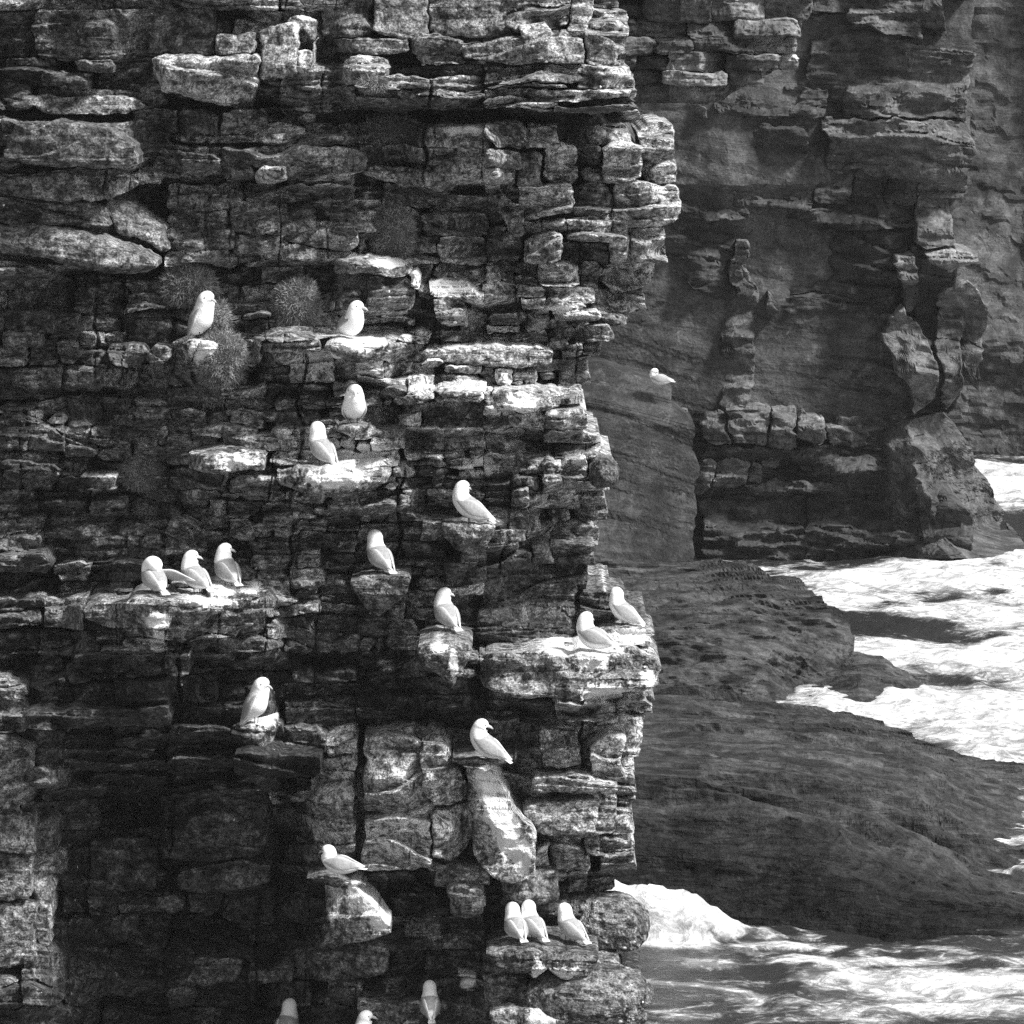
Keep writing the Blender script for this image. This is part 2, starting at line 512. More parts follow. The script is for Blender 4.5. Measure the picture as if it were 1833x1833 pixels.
SM = dict(rough=.55, lam=.4, follow=.2)
S([(35, 177, 182), (90, 172, 203), (180, 174, 206), (240, 178, 201), (262, 186, 190)], .42, .15, slope=(0, -.35), **SM)
S([(6, 252, 284), (30, 220, 290), (100, 216, 298), (200, 230, 301), (235, 262, 297), (250, 284, 292)], .36, .075, slope=(0, -.3), **SM)
S([(-60, 325, 348), (40, 308, 352), (120, 301, 359), (200, 303, 358), (236, 315, 340), (248, 325, 330)], .3, .13, slope=(0, -.2), rough=.7, lam=.5)
S([(190, 358, 376), (215, 352, 412), (260, 374, 437), (290, 398, 455), (301, 418, 450)], .3, .15, slope=(.2, -.7), rnd=.1, **SM)
S([(-60, 402, 440), (60, 400, 461), (120, 411, 478), (200, 430, 486), (260, 455, 483), (284, 467, 474)], .55, .11, slope=(.1, -.8), rnd=.1, **SM)
S([(-80, 355, 390), (60, 352, 402), (150, 360, 410), (195, 372, 405)], .15, .1, rough=.8)
S([(274, 99, 112), (290, 94, 160), (350, 98, 183), (400, 106, 191), (445, 98, 182), (461, 92, 150)], .25, .26, slope=(.1, .1), rnd=.07, rough=.6, lam=.25)
S([(268, 18, 92), (330, 14, 94), (382, 16, 100)], .1, .10, **SM)
S([(386, 62, 104), (420, 66, 100), (456, 60, 92)], .18, .17, **SM)
S([(465, 58, 140), (482, 48, 139), (522, 40, 136), (532, 45, 130)], .25, .25, slope=(.25, 0), **SM)
S([(534, 88, 134), (560, 95, 125), (566, 60, 118)], .2, .3, **SM)
S([(512, 30, 50), (540, 24, 56), (562, 26, 80)], .2, .2, **SM)
S([(243, 196, 238), (280, 194, 239), (321, 198, 238)], .12, .13, rough=.7)
S([(326, 197, 237), (360, 196, 238), (391, 204, 236)], .1, .11, rough=.9)
S([(396, 200, 236), (430, 196, 238), (475, 196, 232)], .16, .16, rough=.7)
S([(280, 270, 317), (340, 268, 318), (395, 280, 317)], .15, .14, rough=.8)
S([(396, 282, 322), (425, 281, 320), (450, 296, 318)], .1, .12)
S([(470, 262, 312), (540, 258, 322), (620, 268, 320), (657, 278, 308)], .2, .19, slope=(0, -.15), rough=.8)
S([(470, 238, 258), (540, 236, 260), (620, 240, 262)], .14, .18)
S([(300, 352, 376), (350, 335, 380), (402, 330, 348)], .3, .16, slope=(0, -.3))
S([(455, 344, 366), (500, 342, 360), (560, 345, 362), (576, 350, 372)], .28, .2, slope=(0, -.4))
S([(484, 402, 430), (550, 399, 440), (620, 397, 450), (641, 405, 440)], .2, .2, rough=.7)
S([(500, 442, 472), (530, 438, 476), (568, 446, 472)], .22, .2, rough=.7)
S([(290, 478, 520), (330, 468, 540), (372, 476, 535), (384, 490, 520)], .1, .12, rnd=.12)
# top massive band
S([(672, -60, 58), (720, -60, 70), (766, -60, 72)], .05, .11, **SM)
S([(768, 6, 62), (850, -10, 66), (925, -20, 60)], .12, .17, slope=(.05, .05), **SM)
S([(905, -80, 40), (930, -80, 62), (1012, -80, 48), (1016, -80, 30)], .2, .22, slope=(.1, .0), rnd=.06, rough=.45, lam=.2)
S([(1018, -80, 58), (1050, -80, 56), (1060, -80, 40)], .14, .22, slope=(.2, 0), **SM)
S([(935, 42, 108), (975, 40, 110), (985, 55, 108)], .22, .22, **SM)
S([(830, 80, 104), (900, 68, 112), (985, 66, 116), (1046, 66, 118)], .2, .2, slope=(0, .1), **SM)
S([(1050, 60, 116), (1075, 62, 120), (1104, 76, 118)], .16, .23, slope=(.3, 0), **SM)
S([(740, 60, 98), (790, 62, 96), (830, 72, 94)], .08, .13)
S([(570, 10, 60), (610, -20, 68), (668, -40, 62)], .05, .12)
S([(600, 70, 98), (660, 66, 100), (735, 72, 96)], .06, .12)
S([(620, 110, 150), (645, 100, 148), (690, 104, 140)], .2, .2, rough=.7)
# promontory shoulder
S([(752, 226, 262), (800, 220, 268), (879, 222, 270)], .22, .25, slope=(.1, -.2), thick=.9)
S([(775, 276, 326), (830, 276, 332), (878, 276, 320)], .18, .22, slope=(.2, 0))
S([(655, 294, 312), (720, 298, 330), (800, 312, 342), (815, 318, 340)], .22, .19, slope=(0, -.2))
S([(684, 326, 362), (740, 328, 372), (796, 342, 366)], .16, .17)
S([(872, 330, 344), (895, 327, 366), (920, 362, 420), (941, 366, 418)], .35, .26, slope=(.1, -.4))
S([(598, 464, 492), (660, 459, 492), (720, 468, 494), (737, 480, 490)], .42, .24, slope=(0, -.6), thick=.9)
S([(655, 494, 556), (700, 496, 562), (738, 500, 556)], .12, .10, rough=.8)
S([(736, 486, 514), (746, 485, 516), (756, 490, 512)], .4, .34)
S([(772, 503, 528), (830, 499, 536), (868, 520, 552)], .36, .26, slope=(0, -.5))
S([(776, 536, 570), (800, 530, 580), (832, 536, 580)], .3, .26)
# darker column and its ledge
S([(856, 1012, 1150), (880, 1000, 1156), (960, 1004, 1157), (1018, 1020, 1142), (1032, 1050, 1120)], .28, .065, rnd=.2, rough=.75, lam=1.5)
S([(862, 1166, 1226), (950, 1160, 1252), (1040, 1166, 1256), (1120, 1150, 1242), (1166, 1176, 1238), (1180, 1200, 1228)], .45, .16, slope=(0, -.25), rnd=.08, thick=1.4)
S([(1040, 1060, 1096), (1080, 1054, 1100), (1125, 1066, 1100)], .1, .1, thick=1.2)
# light wall low centre
S([(560, 1372, 1490), (575, 1352, 1545), (612, 1338, 1556), (634, 1340, 1556)], .22, 0.388, slope=(.1, .05), rough=.6, lam=.2)
S([(652, 1312, 1452), (700, 1306, 1460), (765, 1300, 1450)], .12, 0.295, rough=.7, lam=.3)
S([(652, 1466, 1556), (700, 1468, 1560), (768, 1462, 1556)], .18, 0.419, rough=.6, lam=.2)
S([(752, 1310, 1420), (775, 1296, 1436), (800, 1320, 1438), (832, 1405, 1432)], .35, 0.326, rough=.6, lam=.2)
S([(772, 1448, 1540), (810, 1440, 1545), (852, 1436, 1500)], .3, 0.372, rough=.5, lam=.2)
S([(834, 1384, 1424), (850, 1368, 1524), (880, 1374, 1570), (912, 1424, 1578), (958, 1502, 1572)], 1.05, .30, slope=(.45, -.1), rnd=.03, rough=.9, lam=.5, facets=.9, corner=2, thick=.9, follow=.4)
S([(858, 1440, 1500), (880, 1430, 1498), (900, 1440, 1500)], .4, 0.232)
S([(780, 1552, 1588), (830, 1548, 1592), (875, 1556, 1586)], .25, 0.264, **SM)
S([(954, 1396, 1418), (1040, 1392, 1424), (1100, 1400, 1425)], .3, 0.310)
S([(944, 1436, 1490), (1000, 1432, 1496), (1070, 1436, 1490)], .22, 0.279, **SM)
S([(1060, 1260, 1292), (1100, 1258, 1298), (1150, 1256, 1290)], .28, 0.403)
S([(1060, 1330, 1388), (1085, 1316, 1396), (1116, 1322, 1404)], .3, 0.465, rough=.6, lam=.2)
# pillar at the left edge
S([(-80, 1330, 1448), (0, 1326, 1452), (44, 1332, 1440), (62, 1340, 1430)], .3, 0.152, rough=.9, lam=.3)
S([(-80, 1220, 1316), (10, 1216, 1314), (48, 1226, 1310)], .22, 0.136)
S([(-80, 1460, 1526), (20, 1456, 1530), (66, 1462, 1524)], .25, 0.136, **SM)
S([(68, 1464, 1520), (84, 1460, 1524), (102, 1466, 1518)], .15, 0.128, **SM)
S([(-80, 1534, 1606), (10, 1530, 1610), (56, 1534, 1606)], .28, 0.160, **SM)
S([(58, 1528, 1650), (72, 1526, 1700), (92, 1530, 1696)], .32, 0.200, **SM)
S([(-80, 1614, 1728), (10, 1612, 1734), (62, 1616, 1720)], .26, 0.160, **SM)
# cave at the lower left
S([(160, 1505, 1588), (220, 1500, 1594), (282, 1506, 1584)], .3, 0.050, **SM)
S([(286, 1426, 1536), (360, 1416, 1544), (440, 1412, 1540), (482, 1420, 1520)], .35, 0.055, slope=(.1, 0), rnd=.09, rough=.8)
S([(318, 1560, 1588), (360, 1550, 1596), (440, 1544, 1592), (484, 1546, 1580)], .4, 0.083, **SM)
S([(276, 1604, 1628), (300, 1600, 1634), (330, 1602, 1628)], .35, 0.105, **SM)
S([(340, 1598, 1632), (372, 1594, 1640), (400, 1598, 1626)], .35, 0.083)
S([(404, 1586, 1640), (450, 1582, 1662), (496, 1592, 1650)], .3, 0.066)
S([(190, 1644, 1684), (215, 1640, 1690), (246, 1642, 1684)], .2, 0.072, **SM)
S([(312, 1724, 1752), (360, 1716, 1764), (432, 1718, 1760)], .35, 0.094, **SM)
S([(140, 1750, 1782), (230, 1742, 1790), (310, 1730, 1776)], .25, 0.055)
# rounded stones low centre
S([(584, 1584, 1640), (612, 1574, 1690), (640, 1588, 1688), (668, 1618, 1682), (697, 1660, 1672)], 1.05, .26, slope=(.5, -.2), rnd=.03, rough=.5, lam=.4, facets=.6, warp=.5, corner=1, follow=.2)
S([(895, 1566, 1618), (940, 1556, 1624), (1002, 1560, 1612)], .3, .11, rnd=.09, **SM)
S([(900, 1625, 1650), (1000, 1616, 1640), (1060, 1606, 1640)], -.2, .08)
S([(610, 1690, 1740), (650, 1684, 1750), (690, 1690, 1744)], .2, .13, **SM)
S([(720, 1640, 1682), (760, 1632, 1690), (800, 1640, 1684)], .28, .16, rnd=.1, **SM)
S([(800, 1590, 1640), (830, 1586, 1650), (862, 1596, 1640)], .3, .17, rnd=.09, **SM)
S([(640, 1790, 1900), (760, 1796, 1900), (872, 1800, 1900)], .2, .09, **SM)
S([(880, 1806, 1900), (960, 1800, 1900), (1010, 1806, 1900)], .45, .14, **SM)

S([(150, 1080, 1108), (240, 1073, 1136), (330, 1080, 1150), (420, 1058, 1140), (488, 1054, 1092)], .5, .15, slope=(0, -.3), thick=1.0)
S([(500, 838, 868), (560, 834, 892), (630, 806, 884), (700, 812, 862)], .5, .18, slope=(0, -.3), thick=1.0)
S([(336, 806, 836), (400, 800, 850), (478, 806, 838)], .4, .17, slope=(0, -.3))
S([(880, 700, 730), (950, 696, 740), (1005, 706, 728)], .35, .22, slope=(0, -.4))
S([(790, 620, 652), (880, 612, 660), (985, 622, 650)], .3, .22, slope=(0, -.3))

# ------------------------------------------------------------------ birds: where each stands (photo pixels of the feet)
# name key, foot x, foot y, heading deg (0 = right, 90 = away), pose, head turn deg, scale, label, perch (or None)
BIRDS = [
    (362, 606, -40, 'upright', 5, 1.0, 'upright white gull with bill to the right on the whitewashed cushion knob, upper left'),
    (628, 610, -62, 'sit', 40, .98, 'pear-shaped white gull facing the viewer on the pale ledge above all the other centre gulls'),
    (634, 760, -84, 'rest', 0, .98, 'white gull facing straight out with its head sunk, just above a splattered ledge'),
    (575, 828, 128, 'stand', -10, .98, 'grey-backed gull at the left end of the heavily whitewashed centre ledge'),
    (838, 932, 168, 'stand', -125, 1.0, 'gull seen from the side looking back over its wing, below the bright capped rock'),
    (277, 1066, 118, 'preen', 0, 1.0, 'preening gull with its head buried in its feathers, leftmost on the long ledge'),
    (352, 1072, 128, 'stand', -100, 1.0, 'gull between the preening gull and the tallest gull on the long ledge'),
    (408, 1046, 118, 'stand', -85, 1.0, 'tallest gull of the three on the long ledge, bill pointing right'),
    (680, 1026, 122, 'stand', -15, 1.0, 'lone grey-backed gull with its face hidden, left of the smooth dark column'),
    (800, 1146, 118, 'stand', -85, 1.0, 'gull with bill to the right on the knobbly outcrop beside the smooth dark column'),
    (1062, 1163, 148, 'sit', -100, 1.0, 'gull sitting low on the broad white-stained ledge at the cliff edge'),
    (1112, 1116, 165, 'stand', -45, .9, 'gull standing outermost on the cliff edge with the sea rock behind it'),
    (460, 1290, -28, 'upright', 0, .98, 'upright gull with its bill to the right, alone before the darkest overhang'),
    (868, 1358, 162, 'stand', -150, 1.0, 'gull with its head turned right round on top of the white streaked rib'),
    (925, 1696, 108, 'stand', -5, .95, 'left gull of the huddled pair near the foot of the cliff'),
    (955, 1688, 122, 'stand', -20, .92, 'right gull of the huddled pair near the foot of the cliff'),
    (1024, 1698, 130, 'stand', -15, .95, 'grey-backed gull beside the rounded boulder just above the water'),
    (606, 1566, 165, 'low', -20, .95, 'gull crouching on a nook left of the open crack in the pale wall'),
    (770, 1822, 95, 'stand', 0, .88, 'shadowed gull with only its white rump and tail lit, near the bottom edge'),
    (514, 1868, 70, 'stand', 0, 1.0, 'gull cut off by the bottom edge with only the back of its head showing'),
    (648, 1876, 80, 'stand', -75, 1.0, 'gull cut off by the bottom edge showing its head and bill'),
]
FAR_BIRD = (1180, 690, 158, 'low', 150, 1.0, 'distant white gull sleeping on the slope of the dark rock beyond the cliff')
perch_dep = {}
NFREE = len(A)
for b in BIRDS:
    fx, fy = b[0], b[1]
    m = float(M(np.array(fx), np.array(fy)))
    fwd = {575: .3, 277: .16, 352: .16, 408: .26, 868: .52, 606: .5, 838: .26, 680: .1, 925: .24, 955: .1, 1024: .1, 634: .08, 362: .1, 770: -.12}.get(fx, 0)
    perch_dep[b[-1]] = m + 0.34 + fwd
    w = 52 if b[3] != 'upright' else 34
    if fx == 634: w = 30
    rr = random.Random(fx)
    hh = rr.uniform(24, 40)
    hh = rr.uniform(44, 78) if fx not in (634, 868, 606) else 24
    j = lambda: rr.uniform(.8, 1.15)
    S([(fx - w, fy + 8, fy + .30 * hh * j()), (fx - w * .5, fy + 5, fy + .8 * hh * j()), (fx, fy + 5, fy + hh), (fx + w * .5, fy + 6, fy + .75 * hh * j()),
       (fx + w * rr.uniform(.85, 1.2), fy + 9, fy + .36 * hh * j())], .38 + fwd, .14 if fy < 1300 else .09, thick=1.0, rnd=.02, warp=1., follow=.25, rough=1., slope=(0, .25))


def in_authored(x, y):
    for st, dep, tone, kw in A:
        if st[0][0] + 3 < x < st[-1][0] - 3:
            xs = [s[0] for s in st]
            if np.interp(x, xs, [s[1] for s in st]) < y < np.interp(x, xs, [s[2] for s in st]):
                return True
    return False


def clear_of_birds(x0, y0, x1, y1, dep, mc):
    xm, ym = (x0 + x1) / 2, (y0 + y1) / 2
    for b in BIRDS:                                      # rock below a perch carries it
        fx, fy = b[0], b[1]
        if fx in (868, 606):
            continue
        if abs(xm - fx) < 75 and fy + 6 < ym < fy + 130:
            dep = max(dep, perch_dep[b[-1]] - .14 - mc - (ym - fy) / 130 * .28 - abs(xm - fx) / 75 * .10)
    for b in BIRDS:                                      # and none sticks out through a bird
        fx, fy = b[0], b[1]
        if x1 > fx - 46 and x0 < fx + 46 and y1 > fy - 90 and y0 < fy - 1:
            dep = min(dep, perch_dep[b[-1]] - 0.42 - mc)
    return dep


# ------------------------------------------------------------------ near cliff: fracture the face into beds and blocks
cells = []


def split(c, dep, zf, out, sd=1.0, crack=.45):
    """c = [xl_top, xl_bot, xr_top, xr_bot, y_tl, y_tr, y_bl, y_br]"""
    xa, xb = (c[0] + c[1]) / 2, (c[2] + c[3]) / 2
    ya, yb = (c[4] + c[5]) / 2, (c[6] + c[7]) / 2
    w, h = xb - xa, yb - ya
    z = zf((xa + xb) / 2, (ya + yb) / 2)
    big_h = h > z[4] * 1.35 * rng.uniform(.6, 2.1)
    big_w = w > z[5] * 1.7 * rng.uniform(.55, 2.0)
    if not big_h and not big_w:
        out.append((c, dep, z))
        return
    if big_h and (not big_w or h / z[4] > w / z[5] * .8):
        f = rng.uniform(.34, .66)
        t = rng.gauss(0, .03)
        fl, fr = f - t, f + t
        yl, yr = c[4] + (c[6] - c[4]) * fl, c[5] + (c[7] - c[5]) * fr
        xlm, xrm = c[0] + (c[1] - c[0]) * fl, c[2] + (c[3] - c[2]) * fr
        s = min(.10, h * .0013) * sd
        gl = gr = 0
        if rng.random() < crack:                         # an open bedding crack, wider at one end
            gl, gr = rng.uniform(0, .07) * h, rng.uniform(0, .07) * h
            gl, gr = min(gl, 8), min(gr, 8)
        split([c[0], xlm, c[2], xrm, c[4], c[5], yl - gl, yr - gr], dep + rng.gauss(0, s), zf, out, sd, crack)
        split([xlm, c[1], xrm, c[3], yl, yr, c[6], c[7]], dep + rng.gauss(0, s), zf, out, sd, crack)
    else:
        f = rng.uniform(.3, .7)
        t = rng.gauss(0, .11)
        ft, fb = f + t, f - t
        xt, xbm = c[0] + (c[2] - c[0]) * ft, c[1] + (c[3] - c[1]) * fb
        ytm, ybm = c[4] + (c[5] - c[4]) * ft, c[6] + (c[7] - c[6]) * fb
        s = min(.09, w * .0008) * sd
        split([c[0], c[1], xt, xbm, c[4], ytm, c[6], ybm], dep + rng.gauss(0, s), zf, out, sd, crack)
        split([xt, xbm, c[2], c[3], ytm, c[5], ybm, c[7]], dep + rng.gauss(0, s), zf, out, sd, crack)


# bedding planes that run right across the face (left y, right y)
BEDS = [(-220, -220), (-60, -70), (20, 10), (98, 122), (194, 199), (216, 222), (330, 330), (480, 470), (560, 556), (660, 640), (760, 770),
        (880, 880), (960, 975), (1070, 1060), (1180, 1155), (1310, 1290), (1440, 1430), (1570, 1560), (1700, 1700), (1800, 1810), (1980, 1980)]
for (a0, a1), (b0, b1) in zip(BEDS[:-1], BEDS[1:]):
    xs = [-190, 300, 640, 870, 1160]
    for k in range(4):
        f0, f1 = (xs[k] + 190) / 1350, (xs[k + 1] + 190) / 1350
        split([xs[k], xs[k], xs[k + 1], xs[k + 1], a0 + (a1 - a0) * f0, a0 + (a1 - a0) * f1,
               b0 + (b1 - b0) * f0, b0 + (b1 - b0) * f1], rng.gauss(0, .05), zone, cells)

cliff_parts = []          # (area, verts, faces, attrs)
for ci, (c, dep, z) in enumerate(cells):
    x0, x1 = (c[0] + c[1]) / 2, (c[2] + c[3]) / 2
    yt0, yt1, yb0, yb1 = c[4], c[5], c[6], c[7]
    xm, ym = (x0 + x1) / 2, (yt0 + yt1 + yb0 + yb1) / 4
    px0, px1 = float(to_px(x0, ym)), float(to_px(x1, ym))
    pxm_ = (px0 + px1) / 2
    hits = sum(in_authored(px0 + (px1 - px0) * a, ym + (yb0 - yt0) * b_) for a in (.2, .5, .8) for b_ in (-.3, 0, .3))
    if hits >= 9:
        continue
    if hits >= 1:
        dep -= .05 + .02 * hits
    mc = float(M(np.array(pxm_), np.array(ym)))
    if 128 < ym < 200 and x0 > 600:
        dep += .22
    if 196 < ym < 222 and x0 > 560:
        dep -= .95                       # the long dark gap under the top band
    if x1 > 1040:
        dep -= .55 * ((min(xm, 1160) - 1020) / 140) ** 2 * .8
    dep += rng.gauss(0, .055)
    dep = clear_of_birds(px0, min(yt0, yt1), px1, max(yb0, yb1), dep, mc)
    g = -.8 if rng.random() < .72 else rng.uniform(.5, 2.4)
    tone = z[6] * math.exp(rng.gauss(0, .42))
    edge = x1 > 1155
    ys = np.linspace(0, 1, 4)
    jt = [rng.uniform(-.035, .035) * (yb0 - yt0) for _ in range(8)]
    st = [(px0 + g + (px1 - px0 - 2 * g) * s, yt0 + (yt1 - yt0) * s + g + jt[i], yb0 + (yb1 - yb0) * s - g + jt[4 + i]) for i, s in enumerate(ys)]
    a_ = (px1 - px0) * (yb0 - yt0)
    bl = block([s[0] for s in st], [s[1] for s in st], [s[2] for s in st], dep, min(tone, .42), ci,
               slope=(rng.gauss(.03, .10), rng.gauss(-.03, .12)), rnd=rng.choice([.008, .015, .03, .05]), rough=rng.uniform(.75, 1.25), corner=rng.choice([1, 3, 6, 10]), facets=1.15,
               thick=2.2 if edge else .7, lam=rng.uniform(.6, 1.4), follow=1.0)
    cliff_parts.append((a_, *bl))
auth_parts = []
for i, (st, dep, tone, kw) in enumerate(A):
    st = sorted(st)
    if i < NFREE: dep *= .7
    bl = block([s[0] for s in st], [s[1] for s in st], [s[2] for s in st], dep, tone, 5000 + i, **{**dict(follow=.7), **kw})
    w_ = st[-1][0] - st[0][0]
    auth_parts.append((w_ * max(s[2] - s[1] for s in st), *bl))

# backing: the solid rock behind the blocks
gx, gy = np.meshgrid(np.arange(-220, 1131, 9.), np.arange(-320, 2021, 9.), indexing='ij')
bpx = to_px(gx, gy)
bq = np.stack([bpx / 60, gy / 26, np.zeros_like(gx)], -1)
bd = M(bpx, gy) - .42 + .10 * fbm(bq, 4, 77) - np.clip((gx - 1010) / 150, 0, 1.2) ** 2 * 1.6
bd -= sstep(1085, 1125, gx) * 4
bpos = P(bpx, gy, Y0 - bd)
cliff = mesh_obj('cliff', bpos, grid_faces(*gx.shape)[:, ::-1], M_ROCK, None, {'tone': np.full(gx.size, .06), 'guano': np.zeros(gx.size)})
tag(cliff, 'near sea cliff of broken dark sandstone beds, whitened by roosting gulls', 'cliff', kind='structure')

allp = sorted(cliff_parts + auth_parts, key=lambda p: -p[0])
for a_, v_, f_, at_ in allp[:300]:
    mesh_obj('rock_block', v_, f_, M_ROCK, cliff, at_)


def merged(parts):
    off, vv, ff, aa = 0, [], [], {}
    for a_, v_, f_, at_ in parts:
        vv.append(v_); ff.append(f_ + off); off += len(v_)
        for k in at_: aa.setdefault(k, []).append(at_[k])
    return np.concatenate(vv), np.concatenate(ff), {k: np.concatenate(x) for k, x in aa.items()}


v_, f_, at_ = merged(allp[300:])
lo = mesh_obj('broken_rock', v_, f_, M_ROCK, cliff, at_)
tag(lo, kind='stuff')
print('cells', len(cells), 'verts', sum(len(p[1]) for p in allp))


# ------------------------------------------------------------------ sheets of rock (far walls, slabs, shelves)
def sheet(rows, n, m, amp=.15, freq=.8, lam=.05, lamf=6, seed=0, tone=.1, up=0.0, dip=0.0, ridge=0, tone_fn=None, back=3.0, fall=0.0):
    """rows: polylines [(px,py,Y)...] from top to bottom, lofted; real 3-D surface with relief"""
    uu = np.linspace(0, 1, n)
    rs = []
    for r in rows:
        r = np.array(r, float)
        s = (r[:, 0] - r[0, 0]) / (r[-1, 0] - r[0, 0])
        rs.append(np.stack([np.interp(uu, s, r[:, k]) for k in range(3)], -1))
    rs = np.array(rs)
    w = np.linspace(0, len(rows) - 1, m)
    i = np.minimum(w.astype(int), len(rows) - 2)
    f = (w - i)[:, None, None]
    g = rs[i] * (1 - f) + rs[i + 1] * f                      # m, n, 3
    wq = np.stack([g[..., 0] / 40., g[..., 1] / 30., g[..., 0] * 0 + seed], -1)
    g = g.copy()
    g[..., 0] += 13 * fbm(wq, 5, 5, .6); g[..., 1] += 4 * fbm(wq + 9, 4, 6)
    p = P(g[..., 0], g[..., 1], g[..., 2])
    q = p * freq + seed
    d = amp * fbm(q, 5, seed + 1, .55)
    lz = np.stack([p[..., 0] * .25, p[..., 1] * .25, (p[..., 2] + dip * p[..., 0]) * lamf + .5 * fbm(p * .7, 2, seed)], -1)
    b = fbm(lz, 3, seed + 9)
    d = d + lam * (np.round(b * 6) / 3 * .6 + b * .4)
    if ridge:
        rq = p * np.array([.40, 1.3, 2.0]) * 1.5 + seed
        tt = (p[..., 1] + .30 * p[..., 0] + 1.1 * fbm(p * np.array([.22, .5, .5]) + seed, 3, seed + 2)) / 1.15
        fr_ = tt - np.floor(tt)
        on = np.clip(.3 + 1.5 * fbm(p * np.array([.3, .6, .6]) + 31, 2, seed + 8), 0, 1.2)
        d = d + ridge * .8 * on * (np.where(fr_ < .3, sstep(0, .3, fr_), 1 - (fr_ - .3) / .7) - .5)
        d = d + ridge * .45 * (.5 - np.abs(fbm(rq, 5, seed + 4, .55))) + ridge * .5 * np.minimum(fbm(rq * 2.2 + 7, 4, seed + 6), .02)
    nrm = np.array([0, -math.cos(up), math.sin(up)])
    p = p + d[..., None] * nrm
    # edges run back into the rock
    def ext(a, axis):
        first = np.take(a, [0], axis); last = np.take(a, [-1], axis)
        return np.concatenate([first + np.array([0, back, -fall]), a, last + np.array([0, back, -fall])], axis)
    p = ext(ext(p, 0), 1)
    N, Mm = p.shape[:2]
    t = np.full((N, Mm), tone)
    if tone_fn is not None:
        w_ = np.linspace(0, len(rows) - 1, m)
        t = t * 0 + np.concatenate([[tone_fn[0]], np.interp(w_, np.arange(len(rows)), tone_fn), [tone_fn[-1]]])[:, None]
    gz = np.zeros((N, Mm))
    return p.reshape(-1, 3), grid_faces(N, Mm), {'tone': t.ravel(), 'guano': gz.ravel()}


def sheet_obj(name, rows, n, m, mat, label=None, cat=None, kind=None, parent=None, **kw):
    v, f, a = sheet(rows, n, m, **kw)
    o = mesh_obj(name, v, f, mat, parent, a)
    if label: tag(o, label, cat, kind=kind)
    return o


def fblock(st, Y, dep, tone, seed, parent, name='rock_block', rough=1.0, pxm=.0083, **kw):
    st = sorted(st)
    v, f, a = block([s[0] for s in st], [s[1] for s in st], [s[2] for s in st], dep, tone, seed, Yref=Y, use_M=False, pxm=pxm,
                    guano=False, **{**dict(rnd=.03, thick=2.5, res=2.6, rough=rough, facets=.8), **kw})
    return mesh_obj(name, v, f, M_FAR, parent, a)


# ---- distant wall at the far right, then the headland in front of it
far_wall = sheet_obj('distant_cliff', [[(1600, -200, 92), (1833, -200, 92), (2150, -200, 90)], [(1600, 300, 91), (1833, 300, 91), (2150, 300, 89)],
                                       [(1600, 830, 89), (1833, 830, 88.6), (2150, 830, 87)]],
                     110, 170, M_FAR, 'pale grey cliff wall farthest away, at the right edge beyond the headland', 'cliff', 'structure',
                     amp=.7, freq=.4, lam=.22, lamf=1.6, seed=3, tone=.058, dip=.05)
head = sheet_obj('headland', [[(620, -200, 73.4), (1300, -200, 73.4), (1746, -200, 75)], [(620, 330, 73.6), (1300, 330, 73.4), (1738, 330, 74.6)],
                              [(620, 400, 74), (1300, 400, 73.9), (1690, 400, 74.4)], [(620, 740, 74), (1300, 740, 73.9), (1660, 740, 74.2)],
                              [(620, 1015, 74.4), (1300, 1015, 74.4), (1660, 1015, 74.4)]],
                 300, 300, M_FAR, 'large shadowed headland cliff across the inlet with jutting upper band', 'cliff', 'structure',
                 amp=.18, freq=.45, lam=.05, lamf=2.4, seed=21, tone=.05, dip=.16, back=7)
fr = random.Random(5)
